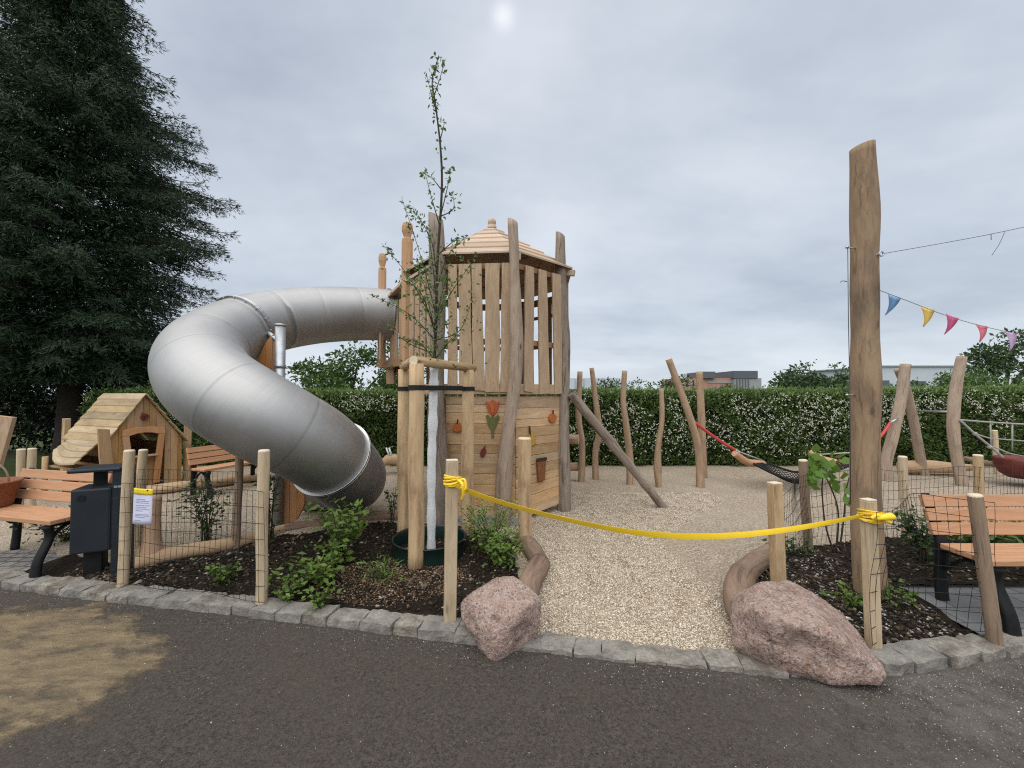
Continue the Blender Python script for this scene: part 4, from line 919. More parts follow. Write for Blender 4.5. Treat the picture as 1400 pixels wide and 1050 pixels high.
# hammock
HM = thing('net_hammock', 'black net hammock slung on red sleeved ropes before the hedge', 'hammock', P(1085, 650, 7.0))
hl0, hl1 = P(949, 577, 6.85), P(1006, 616, 7.0); hr0, hr1 = P(1226, 574, 7.35), P(1180, 618, 7.1)
b = MB(); b.tube(spline([hl0, (hl0 + hl1) / 2 - V3((0, 0, .02)), hl1], 5), .026, 8); b.build('red_sleeve', 'red', HM)
b = MB(); b.tube(spline([hr0 - V3((.12, 0, .06)), (hr0 + hr1) / 2 - V3((0, 0, .02)), hr1], 5), .026, 8); b.build('red_sleeve', 'red', HM)
MB().tube([hl0 - V3((.05, 0, -.02)), hl0 + V3((.03, 0, -.02))], .022, 8).build('shackle', 'bolt', HM); b = MB(); b.tube([hr0 - V3((.12, 0, .06)), hr0 + V3((.02, 0, .03))], .02, 8); b.build('shackle', 'bolt', HM)
sA = P(1016, 630, 6.55); sB = P(1045, 629, 7.5); sC = P(1108, 622, 7.55); sD = P(1165, 636, 6.6)
def spreader(a, c, bulge):
    b = MB(); m = (a + c) / 2 - V3((0, 0, bulge)); b.tube(spline([a + V3((-.05, 0, .05)), a.lerp(m, .5) + V3((0, 0, -.01)), m, c.lerp(m, .5), c], 5), [.05, .06, .065, .06, .05], 10, 0, 0, .03, 2); return b.build('spreader_bar', 'bench', HM)
sA = P(1008, 624, 6.75); sB = P(1044, 634, 7.2); spreader(sA, sB, .05); sC = P(1110, 622, 7.3); sD = P(1165, 636, 6.9); spreader(sC, sD, .03)
b = MB(); b.tube([hl1, sA + V3((0, 0, .03))], .014, 6); b.tube([hl1, sB + V3((0, 0, .05))], .014, 6); b.ball(hl1, .035); b.ball(hl1 + V3((.05, 0, -.03)), .03); b.build('suspension_rope', 'rope', HM)
b = MB(); b.tube([hr1, sD + V3((0, 0, .02))], .014, 6); b.tube([hr1, sC], .014, 6); b.ball(hr1, .035); b.build('suspension_rope', 'rope', HM)
b = MB(); NA, NB = 22, 9
LA = [P(1030, 634, 6.55), P(1080, 655, 6.45), P(1130, 648, 6.5), P(1170, 632, 6.7)]; LB = [P(1046, 632, 7.25), P(1085, 645, 7.45), P(1105, 640, 7.5), P(1118, 624, 7.4)]
la = spline(LA, 8)[:25]; lb = spline(LB, 8)[:25]
def net(i, j):
    t = j / NB; q = la[i].lerp(lb[i], t); q = V3(q); q.z -= .14 * math.sin(PI * t) * math.sin(PI * i / 24); return q
for j in (0, NB): b.tube([net(i, j) for i in range(25)], .022, 6)
for i in range(0, 24):
    for j in range(NB):
        if (i + j) % 1 == 0: b.tube([net(i, j), net(i + 1, j + 1)], .0075, 4, cap=False); b.tube([net(i + 1, j), net(i, j + 1)], .0075, 4, cap=False)
b.build('net', 'blackrope', HM)

# rope course and red tub on the far right
RC = thing('rope_course', 'grey ropes strung from the curved pole across the right edge', 'rope course', P(1320, 575, 7.0))
b = MB(); b.tube(spline([P(1312, 574, 6.9), P(1350, 577, 6.9), P(1400, 580, 6.9), P(1440, 581, 6.9)], 4), .016, 6); b.build('hand_rope', 'rope', RC)
b = MB(); b.tube(spline([P(1312, 574, 6.9), P(1335, 595, 6.9), P(1356, 612, 6.9), P(1372, 626, 6.9)], 4), .018, 6)
for (x, y) in ((1333, 593), (1353, 611)): b.ball(P(x, y, 6.9), .035, 8)
b.build('diagonal_rope', 'rope', RC)
b = MB(); b.tube([P(1333, 593, 6.9), P(1352, 599, 6.9), P(1400, 603, 6.9), P(1440, 604, 6.9)], .012, 6); b.tube([P(1354, 578, 6.9), P(1355, 612, 6.9)], .012, 6); b.tube([P(1384, 580, 6.9), P(1384, 616, 6.9)], .012, 6); b.tube([P(1357, 610, 6.9), P(1380, 620, 6.9), P(1420, 628, 6.9)], .012, 6); b.build('net_rope', 'rope', RC)
b = MB(); b.tube([P(1254, 562, 7.75), P(1298, 563, 7.0)], .018, 6); tag(b.build('tie_rope', 'bolt'), 'short pale rope tying the frame leg to the curved pole', 'rope')
TB = thing('swing_tub', 'dark red carved tub cut by the right edge of the photo', 'play tub', P(1385, 655, 6.9)); b = MB()
tc_ = V3((XY(1402, 6.9), 6.9, 0)); zt_, zb_ = P(1400, 627, 6.9).z, P(1400, 657, 6.7).z
b.lathe([(.001, zb_ + .05), (.20, zb_ + .06), (.30, zt_ - .04), (.345, zt_ + .005), (.375, zt_ + .012), (.395, zt_ - .02), (.385, zt_ - .14), (.33, zb_ + .07), (.24, zb_), (.001, zb_ - .005)], tc_, (0, 0, 1), 28)
b.build('tub', 'redwood', TB)
b = MB(); hp = V3((tc_.x - .20, 6.9 - .335, zt_ - .10)); b.lathe([(.026, 0), (.045, .004), (.05, -.012), (.026, -.012)], hp, (-.5, -.86, 0), 16, closed=True); b.build('hand_hole', 'red', TB)

# bunting and wire
BT = thing('bunting', 'string of coloured triangular pennants tied to the tall pole', 'bunting', P(1203, 398, 3.1))
bs = spline([P(1203, 397, 3.1), P(1240, 411, 3.2), P(1290, 430, 3.34), P(1340, 445, 3.5), P(1400, 458, 3.7), P(1450, 464, 3.9)], 8)
b = MB(); b.tube(bs, .0028, 5); b.build('string', 'rope', BT)
def pennant(x0, y0, x1, y1, xt, yt, Y, mat, curl):
    a, c, t = P(x0, y0, Y), P(x1, y1, Y + .05), P(xt, yt, Y + curl); b = MB(); K = 6; rows = []
    for i in range(K + 1):
        f = i / K; l = a.lerp(t, f); r = c.lerp(t, f); bow = V3((.004 * math.sin(PI * f), -.012 * math.sin(PI * f), 0)); row = []
        for j in range(4): row.append(len(b.V)); b.V.append(l.lerp(r, j / 3) + bow + V3((0, .012 * math.sin(PI * j / 3), 0)))
        rows.append(row)
    for i in range(K):
        for j in range(3): b.face([rows[i][j], rows[i][j + 1], rows[i + 1][j + 1], rows[i + 1][j]], [(0, 0)] * 4, 0, True)
    q = b.build('pennant', mat, BT); s = q.modifiers.new('solid', 'SOLIDIFY'); s.thickness = .001
for args in ((1214, 402, 1232, 408, 1211, 431, 3.16, 'f_blue', .05), (1258, 418, 1278, 423, 1263, 447, 3.27, 'f_yel', .04), (1293, 428, 1311, 435, 1292, 457, 3.38, 'f_pink', .05), (1333, 442, 1350, 446, 1340, 468, 3.5, 'f_sal', .03), (1372, 451, 1390, 456, 1381, 480, 3.62, 'f_lil', .03)): pennant(*args)
ow = thing('wire', 'thin wire running from the tall pole up out of the right edge', 'wire', P(1203, 347, 3.05)); b = MB(); b.tube(spline([P(1206, 347, 3.05), P(1280, 334, 3.0), P(1350, 321, 2.95), P(1440, 302, 2.9)], 4), .0022, 5); b.build('strand', 'cable', ow)
b = MB(); b.tube([P(1355, 320, 2.95), P(1355, 328, 2.95)], .0022, 5); b.tube(spline([P(1374, 316, 2.93), P(1366, 334, 2.93), P(1356, 349, 2.93)], 3), .0018, 5); b.build('loose_tie', 'cable', ow)

# ------------------------------------------------------------------ edging logs
def elog(label, pts, r, mat, seed, n=16, w=.045, capm=None):
    b = MB(); b.tube(spline(pts, 6), r, n, 0, 1, w, seed); return tag(b.build('edging_log', [mat, 'end' if capm is None else capm]), label, 'log', 'logs edging the planting beds')
elog('pale split log edging the bed behind the wire mesh', [V3((-3.46, 3.70, .05)), V3((-3.15, 3.95, .06)), V3((-2.86, 4.18, .05)), V3((-2.60, 4.62, .04))], [.075, .07, .065, .06], 'log2', 1)
elog('weathered log edging the bed below the slide mouth', [V3((-2.62, 4.60, .03)), V3((-2.1, 4.9, .04)), V3((-1.62, 5.12, .04)), V3((-1.3, 5.06, .03))], [.07, .075, .07, .06], 'log', 2)
elog('short brown log lying beside the smaller boulder at the gravel', [V3((.11, 2.98, .0)), V3((.13, 3.25, .035)), V3((.26, 3.68, .05))], [.085, .095, .092], 'log', 3, capm='log')
elog('greyer log just behind the brown one by the rough post', [V3((.27, 3.70, .02)), V3((.19, 4.05, .05)), V3((.10, 4.35, .03))], [.085, .09, .08], 'log', 4, capm='log')
elog('curved brown log behind the larger boulder', [V3((1.60, 2.62, .0)), V3((1.66, 2.95, .07)), V3((1.90, 3.33, .09)), V3((2.3, 3.74, .06)), V3((2.6, 4.02, .04))], [.10, .105, .10, .09, .07], 'log', 5, capm='log')
elog('low log at the back of the playhouse bench', [V3((-5.95, 6.35, .05)), V3((-5.5, 6.5, .08)), V3((-5.0, 6.95, .08)), V3((-4.5, 7.5, .06))], [.07, .08, .08, .07], 'log2', 6)
b = MB(); b.plank(V3((-1.0, 5.0, .03)), V3((.1, 4.88, .03)), .05, .13); tag(b.build('edging_board', 'bwin'), 'thin pale board edging the bed in front of the tower', 'board')
ST = MB(); ST.lathe([(.112, -.03), (.108, .02), (.085, .10), (.068, .22), (.06, .4), (.064, .56), (.058, .60), (.001, .61)], V3((XY(212, 3.80), 3.80, .03)), (0, 0, 1), 18)
for i, q in enumerate(ST.U): ST.U[i] = [(p[0], (i % 18 + (0, 1, 1, 0)[j]) * .045) for j, p in enumerate(q)]
tag(ST.build('log_stump', 'carved'), 'upright log with a flared foot behind the notice', 'log')

# ------------------------------------------------------------------ benches
def bench(label, o, l, f, L, z0=0.0, k=1.0, grp='benches with orange slats and black legs'):
    o = V3((o[0], o[1], z0)); l = V3((*l, 0)).normalized(); f = V3((*f, 0)).normalized(); B = thing('bench', label, 'bench', o, grp)
    W = lambda s, t, z: o + l * s + f * (t * k) + V3((0, 0, z * k))
    for i, t in enumerate((.075, .185, .295)):
        b = MB(); b.plank(W(0, t, .445), W(L, t, .445), .105 * k, .04 * k); b.build('seat_slat', 'bench', B, bev=.006)
    for z in (.55, .65, .75):
        t = -.03 - (z - .5) * .30; b = MB(); up = (V3((0, 0, 1)) - f * .30).normalized(); b.plank(W(0, t, z), W(L, t, z), .035 * k, .092 * k, up); b.build('back_slat', 'bench', B, bev=.006)
    for s in (.07, L - .07):
        b = MB()
        def bar(pts, r): b.tube(spline([W(s, *p) for p in pts], 5), [x * k for x in r], 8, seam=l, ell=.6)
        bar([(-.03, -.03), (-.045, .2), (-.03, .42), (-.075, .6), (-.145, .80)], [.05, .046, .05, .042, .03])
        bar([(.40, -.03), (.38, .12), (.31, .30), (.33, .41)], [.055, .048, .046, .05])
        bar([(-.03, .40), (.15, .41), (.34, .405)], [.032, .028, .03])
        bar([(.0, .26), (.11, .37), (.21, .38), (.31, .28)], [.024, .022, .022, .024])
        b.build('leg_frame', 'black', B)
    return B
bench('nearest bench by the litter bin with a basket on its seat, on cobbles', (-5.27, 4.19), (.975, -.22), (-.22, -.975), 1.27)
bench('bench at the right edge beside the kerb, on dark paving', (3.25, 3.08), (1, 0), (0, -1), 1.7)
bench('distant bench next to the playhouse, partly behind the slide', (-5.02, 6.25), (.35, .94), (.94, -.35), 1.12, .0, .93)

# basket on the near bench
bk = P(-16, 690, 4.0); bk.z = .466; B = thing('basket', 'brown round basket with a hoop handle on the left bench', 'basket', bk); b = MB()
b.lathe([(.001, 0), (.15, 0), (.16, .02), (.21, .23), (.225, .245), (.22, .26), (.20, .25), (.15, .05), (.001, .04)], bk, (0, 0, 1), 22); b.build('body', 'basket', B)
b = MB(); b.tube([bk + V3((math.cos(a) * .20, .0, .24 + math.sin(a) * .21)) for a in np.linspace(0, PI, 17)], .009, 8); b.build('handle', 'brownpost', B)
tag(MB().prism([(0, 0), (.16, .0), (.30, .62), (.0, .66)], P(-16, 640, 4.9), (1, .1, 0), (0, 0, 1), .05).build('leaning_board', 'slat', bev=.004), 'tilted wooden board cut by the left edge above the basket', 'board')
# litter bin
bo = V3((-3.73, 3.62, -.03)); B = thing('litter_bin', 'dark anthracite litter bin with a flat lid beside the bench', 'litter bin', bo)
ang = R_(24); bx = V3((math.cos(ang), math.sin(ang), 0)); by = V3((-math.sin(ang), math.cos(ang), 0)); bz = V3((0, 0, 1)); ax = (bx, by, bz)
b = MB(); b.box(bo + bz * .52, (.27, .26, .56), ax); b.build('container', 'anth', B, bev=.018)
b = MB(); b.box(bo + bx * .02 + bz * .955, (.36, .28, .035), ax); b.build('lid', 'anth', B, bev=.014)
b = MB(); b.box(bo + bx * .175 + bz * .46, (.085, .24, 1.0), ax); b.build('back_plate', 'anth', B, bev=.012)
b = MB(); b.box(bo - bx * .02 + by * .03 + bz * .12, (.13, .12, .28), ax); b.build('foot', 'black', B, bev=.01)
b = MB(); b.box(bo + bx * -.02 + by * .08 + bz * .87, (.09, .03, .14), ax); b.build('inner_plate', 'black', B)
b = MB(); b.tube([bo - bx * .06 - by * .132 + bz * .72, bo - bx * .06 - by * .136 + bz * .72], .028, 14); b.build('lock', 'black', B)
b = MB(); b.box(bo + bx * .175 - by * .122 + bz * .80, (.05, .006, .018), ax); b.build('badge', 'steelpole', B)

# ------------------------------------------------------------------ playhouse
HO = V3((-6.09, 6.6, 0)); hl = V3((.37, .93, 0)).normalized(); hd = V3((-.93, .37, 0)).normalized()
def hw(u, v, z): return HO + hl * u + hd * v + V3((0, 0, z))
PH = thing('playhouse', 'small wooden playhouse with a steep board roof and a side awning', 'playhouse', HO)
UL, UR, ZL, ZR, ZT, LD = -.44, .59, .93, .80, 1.60, 1.22
def roofz(u): return ZT + (ZL - ZT) * (u / UL) if u < 0 else ZT + (ZR - ZT) * (u / UR)
b = MB(); rs = random.Random(9); us = [-.42]
while us[-1] < .56: us.append(min(.56, us[-1] + rs.uniform(.085, .125)))
for u0, u1 in zip(us, us[1:]):
    uL, uR = u0 + .002, u1 - .002; zt = lambda u: roofz(u) - .03; d = rs.uniform(0, .006)
    mid = [(0, ZT - .03)] if uL < 0 < uR else []
    zb0 = .04
    if uR > -.19 and uL < .20: zb0 = .98
    b.prism([(uL, zb0), (uR, zb0), (uR, zt(uR))] + mid + [(uL, zt(uL))], hw(0, .02 - d, 0), hl, (0, 0, 1), .022)
    if zb0 > .5 and uR > -.14 and uL < .17: b.prism([(uL, .05), (uR, .05), (uR, .56), (uL, .56)], hw(0, .03 - d, 0), hl, (0, 0, 1), .02)
b.build('front_wall', 'house', PH, bev=.003)
b = MB()
for i in range(8):
    z0 = .03 + i * .115
    if i == 4: b.box(hw(-.40, .1, z0 + .055), (.2, .025, .11), (hd, hl, V3((0, 0, 1)))); b.box(hw(-.40, 1.12, z0 + .055), (.2, .025, .11), (hd, hl, V3((0, 0, 1))))
    else: b.box(hw(-.40, .61, z0 + .055), (1.2, .025, .11), (hd, hl, V3((0, 0, 1))))
b.build('side_wall', 'house', PH, bev=.003)
b = MB()
for i in range(6): b.box(hw(.56, .61, .08 + i * .118), (1.2, .025, .114), (hd, hl, V3((0, 0, 1))))
b.build('side_wall', 'house', PH)
b = MB(); b.prism([(-.42, .03), (.56, .03), (.56, ZR - .04), (0, ZT - .04), (-.42, ZL - .04)], hw(0, 1.2, 0), hl, (0, 0, 1), .02); b.build('back_wall', 'under', PH)  # darker wood than the house boards: shade inside the doorway is in the colour
for side in (-1, 1):
    b = MB(); uE, zE = (UL - .06, ZL - .09) if side < 0 else (UR + .05, ZR - .06); n = 7
    for i in range(n):
        f0, f1 = i / n, (i + 1.15) / n
        p = [hw(uE * (1 - f0), -.06 - rs.uniform(0, .03), zE + (ZT - zE) * f0 + .024), hw(uE * (1 - f0), LD + rs.uniform(0, .04), zE + (ZT - zE) * f0 + .024), hw(uE * (1 - min(f1, 1)), LD, zE + (ZT - zE) * min(f1, 1) + .004), hw(uE * (1 - min(f1, 1)), -.06, zE + (ZT - zE) * min(f1, 1) + .004)]
        if side > 0: p.reverse()
        base = len(b.V); b.V += p + [q - V3((0, 0, .024)) for q in p]
        for f in ((0, 1, 2, 3), (7, 6, 5, 4), (4, 5, 1, 0), (5, 6, 2, 1), (6, 7, 3, 2), (7, 4, 0, 3)): b.face([base + x for x in f], [(0, 0), (1.2, 0), (1.2, .12), (0, .12)] if f[0] in (0, 7) and f[1] in (1, 6) else [(0, 0), (1.2, 0), (1.2, .02), (0, .02)])
    for i, q in enumerate(b.F):
        pass
    b.build('roof', 'houseroof', PH, bev=.003)
b = MB(); n = 4; lo = lambda f: .05 * math.sin(PI * f)
for i in range(n):
    f0, f1 = i / n, (i + 1.12) / n
    def ap(f, g, dz=0): u = UL - .05 - (.30 - .14 * g) * f; v = .10 + .90 * g; return hw(u - (.09 * math.sin(PI * g) * f), v - .06 * f * (1 - 2 * g), ZL - .07 - (.27 - .12 * g) * f - .02 * f * f - .07 * math.sin(PI * g) * f + dz)
    K = 6; base = len(b.V)
    for g in range(K + 1):
        for (f, dz) in ((f1, .02), (f0, .004), (f0, -.02), (f1, -.004)): b.V.append(ap(f, g / K, dz))
    for g in range(K):
        for (x, y) in ((0, 1), (1, 2), (2, 3), (3, 0)): q = base + g * 4; b.face([q + x, q + y, q + 4 + y, q + 4 + x], [(g * .14, x * .1), (g * .14, x * .1 + .1), (g * .14 + .14, x * .1 + .1), (g * .14 + .14, x * .1)])
    b.face([base + x for x in range(4)][::-1], [(0, 0)] * 4); b.face([base + K * 4 + x for x in range(4)], [(0, 0)] * 4)
b.build('awning', 'houseroof', PH)
b = MB(); b.prism([(-.50, .02), (-.36, .02), (-.40, .4), (-.43, .7), (-.46, 1.05), (-.60, 1.07), (-.57, .6)], hw(0, -.055, 0), hl, (0, 0, 1), .035); b.build('corner_board', 'house', PH, bev=.005)
b = MB(); b.box(hw(-.62, .55, .46), (.85, .22, .03), (hd, hl, V3((0, 0, 1)))); b.build('counter', 'house', PH, bev=.004)
b = MB(); b.tube([hw(-.78, .95, 0), hw(-.78, .95, .62)], .035, 10); b.build('awning_post', 'house', PH)
b = MB()
b.prism([(-.20, .10), (-.12, .10), (-.155, .55), (-.20, .92), (-.285, .92)][::1], hw(0, -.012, 0), hl, (0, 0, 1), .035)
b.prism([(.14, .10), (.22, .10), (.285, .92), (.20, .92), (.165, .55)], hw(0, -.012, 0), hl, (0, 0, 1), .035)
b.prism([(-.29, .922), (-.19, .922), (-.1, .95), (0, .96), (.1, .95), (.19, .922), (.29, .922), (.28, 1.02), (.1, 1.05), (-.1, 1.05), (-.28, 1.02)], hw(0, -.014, 0), hl, (0, 0, 1), .035)
b.build('door_frame', 'frame', PH, bev=.004)
b = MB(); b.box(hw(.005, -.035, .575), (.34, .10, .025), (hl, hd, V3((0, 0, 1)))); b.build('door_shelf', 'slat', PH, bev=.003)
b = MB(); sw = [hw(.0 + .05 * (1 - t * .7) * math.cos(t * 9), -.03, 1.21 + .05 * (1 - t * .7) * math.sin(t * 9)) for t in np.linspace(0, 1, 26)]; b.tube(sw, [.014, .018, .018, .016], 8); b.tube([hw(-.03, -.03, 1.25), hw(-.035, -.03, 1.29)], .009, 6); b.build('carving', 'plum', PH)
tag(MB().lathe([(.001, .36), (.10, .355), (.105, .33), (.085, .15), (.09, .0), (.001, -.02)], P(97, 640, 6.35).xy.to_3d(), (0, 0, 1), 14).build('stool', 'basket'), 'small reddish stool under the playhouse awning', 'stool')
fpost(91, 573, 7.4, 12, 'stake', 'pale board like post left behind the playhouse roof', pxb=91, seed=31, kind='sq')
fpost(257, 576, 7.4, 11, 'stake', 'pale post between the playhouse roof and the slide', pxb=258, seed=32)
o = thing('carved_animal', 'low carved wooden animal with two white ears behind the slide', 'play animal', P(535, 633, 8.0)); b = MB()
b.tube(spline([P(522, 635, 8), P(530, 629, 8), P(538, 628, 8), P(552, 631, 8), P(566, 630, 8)], 4), [.05, .10, .11, .09, .08], 12, wob=.05); b.build('body', 'log2', o)
for (x, dx) in ((532, -4), (535, -3)): b = MB(); b.tube([P(x + 1, 625, 7.95), P(x + dx, 612, 7.95)], [.022, .016], 8); b.build('ear', 'wrap', o)

# ------------------------------------------------------------------ sapling, ring, stakes
SX, SY = XY(588, 4.0), 4.0
SA = thing('young_tree', 'slender young tree with white wrapped trunk inside a green ring', 'tree', (SX, SY, 0))
trunk = spline([V3((SX + .02, SY, .02)), P(590, 650, 4.0), P(592, 560, 4.0), P(594, 500, 4.0), P(596, 430, 4.0), P(598, 360, 4.0), P(604, 260, 4.0), P(602, 200, 4.0), P(595, 140, 4.0), P(591, 110, 4.0), P(600, 76, 4.0)], 8)
kz = next(i for i, p in enumerate(trunk) if p.z > 1.85)
b = MB(); b.tube(trunk, lambda t: .017 * (1 - t) ** .8 + .0035, 8, 0, 0, .05, 1); b.build('trunk', 'twig', SA)
b = MB(); wr = trunk[:kz + 1]; b.tube(wr, [.043 + .005 * math.sin(i * 1.9) + .003 * math.sin(i * 5.1) for i in range(len(wr))], 12, 0, 0, .05, 2); b.build('trunk_wrap', 'wrap', SA)
br = []
def at_tree(py): 
    i = min(range(len(trunk)), key=lambda i: abs((trunk[i].z - H) - (P(600, py, 4.0).z - H))); return trunk[i]
for (y0, x1, y1, x2, y2, dy, dY) in ((470, 560, 430, 504, 402, 0, -.1), (450, 560, 380, 522, 333, 0, .25), (430, 575, 350, 549, 270, 0, .15), (440, 620, 395, 652, 350, 0, -.2), (410, 585, 320, 560, 285, 0, .3), (470, 630, 450, 648, 400, 0, .2), (480, 560, 470, 528, 445, 0, .3), (400, 612, 350, 640, 322, 0, .1), (380, 590, 330, 574, 300, 0, -.25), (490, 612, 470, 630, 455, 0, -.35), (490, 575, 470, 556, 462, 0, -.35), (300, 612, 255, 617, 228, 0, .1), (310, 590, 270, 580, 232, 0, -.1), (300, 620, 285, 618, 262, 0, -.1), (350, 620, 330, 634, 325, 0, -.2), (260, 592, 245, 582, 238, 0, .1), (195, 606, 175, 608, 165, 0, 0), (150, 590, 130, 583, 100, 0, .05), (130, 600, 112, 609, 80, 0, -.05), (460, 575, 400, 545, 380, 0, -.3), (470, 600, 420, 612, 375, 0, -.3), (455, 580, 390, 570, 360, 0, .35)):
    s = at_tree(y0); br.append(spline([s, P(x1, y1, 4.0 + dY * .6), P(x2, y2, 4.0 + dY)], 7))
b = MB()
for q in br: b.tube(q, [.007, .005, .003, .0018], 5, cap=False)
b.build('branches', 'twig', SA)
cs, ds = [], []
for q in br + [trunk[-30:], trunk[-14:]]:
    L = sum((a - c).length for a, c in zip(q, q[1:]))
    for _ in range(max(7, int(L * 48))):
        t = RNG.random() ** .7; i = min(len(q) - 1, int(t * (len(q) - 1)) + 0); p = q[i] + V3(RNG.normal(0, .022, 3)); d = V3(RNG.normal(0, 1, 3)); d.z += .1
        cs.append(p); ds.append(d)
for _ in range(340):
    p = P(RNG.normal(592, 26), RNG.uniform(350, 500), 4.0 + RNG.normal(0, .2)); cs.append(p); ds.append(V3(RNG.normal(0, 1, 3)))
cs = np.array([tuple(p) for p in cs]); ds = np.array([tuple(p) for p in ds])
v, f = leafcards(cs, ds, RNG.uniform(.035, .062, len(cs)), RNG.uniform(.018, .032, len(cs))); npmesh('foliage', v, f, 'sap', SA)
R = thing('watering_ring', 'dark green plastic watering ring around the young tree', 'watering ring', (SX, SY, 0))
b = MB(); b.lathe([(.355, -.03), (.358, .08), (.352, .162), (.362, .172), (.362, .182), (.350, .184), (.343, .165), (.345, -.03)], (SX, SY, 0), (0, 0, 1), 44); b.build('wall', 'ring', R)
stk = []
for (px, pt, Y, w, lab, sd) in ((570, 498, 3.66, 21, 'nearest round stake of the tree support in front of the green ring', 1), (553, 505, 4.45, 17, 'left rear round stake of the tree support', 2), (640, 506, 4.5, 17, 'right rear round stake of the tree support before the carved wall', 3)):
    t = P(px, pt, Y); bt = V3((t.x, Y, -.05)); r = w / 2 * Y / F; b = MB(); b.tube(crook(bt, t, 10, .006, sd), lambda q: r * (1.04 - .08 * q), 14, 0, 1, .03, sd)
    tag(b.build('tree_stake', ['stake', 'end']), lab, 'stake', 'stakes supporting the young tree'); stk.append((t, r))
t0, t1, t2 = stk[0][0], stk[1][0], stk[2][0]
b = MB(); b.tube([t0 + (t0 - t2).normalized() * .05 + V3((0, -.0, .03)), t2 + (t2 - t0).normalized() * .12 + V3((0, 0, .03))], .046, 12, 0, 1, .02, 4); tag(b.build('cross_rail', ['stake', 'end']), 'round rail joining the nearest stake to the right one', 'rail', 'rails on the tree stakes')
b = MB(); b.tube([t0 + (t0 - t1).normalized() * .02 + V3((-.03, 0, .032)), t1 + (t1 - t0).normalized() * .10 + V3((0, 0, .032))], .044, 12, 0, 1, .02, 5); tag(b.build('cross_rail', ['stake', 'end']), 'short round rail joining the nearest stake to the left one', 'rail', 'rails on the tree stakes')
b = MB()
zs = P(570, 530, 3.66).z
def ringband(c, r, z): b.lathe([(r, z - .022), (r + .004, z - .022), (r + .004, z + .022), (r, z + .022)], (c.x, c.y, 0), (0, 0, 1), 16, closed=True, sm=False)
for (tt, r) in stk: ringband(tt, r * 1.04, zs)
ringband(V3((trunk[kz - 4].x, SY, 0)), .058, zs)
for (tt, r) in stk:
    c = V3((trunk[kz - 4].x, SY, zs)); a = V3((tt.x, tt.y, zs)); d = (c - a).normalized(); b.plank(a + d * r, c - d * .05, .006, .042)
b.plank(V3((t0.x, t0.y - stk[0][1] * 1.06, zs)), V3((t2.x - .05, t2.y - .08, zs + .01)), .005, .042)
tag(b.build('tie_strap', 'strap'), 'black strap tying the young tree trunk to the stakes', 'strap')

# ------------------------------------------------------------------ shrubs and plants
def shrub(label, cx, cy, h, r, nst, nlf, ls, mat, cat_='shrub', seed=0, up=.5, group='young plants in the beds', aspect=.55, zb=0.0):
    rg = np.random.default_rng(seed + 100); o = thing('shrub', label, cat_, (cx, cy, zb), group); b = MB(); cs, ds = [], []
    for i in range(nst):
        a = rg.uniform(0, 6.28); R = r * rg.uniform(.25, 1) ** .7; hh = h * rg.uniform(.65, 1)
        q = spline([V3((cx + rg.normal(0, .02), cy + rg.normal(0, .02), zb - .02)), V3((cx + math.cos(a) * R * .35, cy + math.sin(a) * R * .35, zb + hh * .5)), V3((cx + math.cos(a) * R, cy + math.sin(a) * R, zb + hh * rg.uniform(.85, 1)))], 6)
        b.tube(q, [.006, .004, .002], 5, cap=False)
        for _ in range(nlf // nst):
            t = rg.random() ** .6; k = min(len(q) - 1, int(t * len(q))); p = q[k] + V3(rg.normal(0, r * .13 + .01, 3)); d = V3((math.cos(a), math.sin(a), 0)) * .5 + V3(rg.normal(0, .8, 3)); d.z = d.z * .5 + up * .4 - .1
            cs.append(tuple(p)); ds.append(tuple(d))
    cs, ds = np.array(cs), np.array(ds); cs[:, 2] = np.maximum(cs[:, 2], zb + .02)
    L = ls * rg.uniform(.6, 1.25, len(cs)); nrm = rg.normal(0, .5, (len(cs), 3)); nrm[:, 2] += 1
    v, f = leafcards(cs, ds, L, L * aspect, nrm, .15); npmesh('foliage', v, f, mat, o); b.build('stems', 'twig', o); return o
shrub('leafy green shrub in the bed below the slide mouth', XY(468, 3.72), 3.72, .60, .25, 14, 430, .075, 'shrub', seed=1)
shrub('low bright green plant left of the leafy shrub', XY(440, 3.35), 3.35, .28, .24, 12, 240, .07, 'shrub', seed=2)
shrub('feathery shrub right of the green ring under the tape', XY(672, 3.95), 3.95, .55, .36, 20, 1100, .045, 'shrub', seed=3, aspect=.4)
shrub('dense low shrub at the foot of the rough post', XY(690, 3.7), 3.7, .32, .26, 14, 480, .05, 'shrub', seed=4)
shrub('spindly twiggy shrub behind the mesh left of the brown post', XY(288, 4.35), 4.35, .72, .22, 12, 420, .055, 'shrubdark', seed=5)
shrub('narrow dark shrub beside the steel slide pole', XY(372, 4.25), 4.25, .95, .12, 9, 260, .06, 'shrubdark', seed=6)
shrub('thin sprig with small dark leaves left of the tree stakes', XY(537, 4.7), 4.7, .62, .10, 6, 130, .045, 'shrubdark', seed=7)
shrub('flat tuft of green in front of the kerbside mesh', XY(312, 3.45), 3.45, .14, .13, 9, 110, .06, 'shrub', seed=8)
shrub('small tuft close behind the kerb by the pale slide post', XY(398, 3.15), 3.15, .15, .13, 9, 110, .055, 'shrub', seed=9)
shrub('grassy weed tuft in front of the green ring', XY(520, 3.4), 3.4, .18, .20, 12, 160, .07, 'shrub', seed=10, aspect=.2)
shrub('tiny weed near the foot of the taped post', XY(440, 3.02), 3.02, .16, .12, 8, 90, .05, 'shrub', seed=21)
shrub('green shrub hugging the mesh behind the tall pole', XY(1258, 3.75), 3.75, .52, .20, 10, 300, .07, 'shrubdark', seed=11)
shrub('low shrub row behind the right bench backrest', XY(1330, 3.95), 3.95, .42, .34, 16, 560, .065, 'shrub', seed=12)
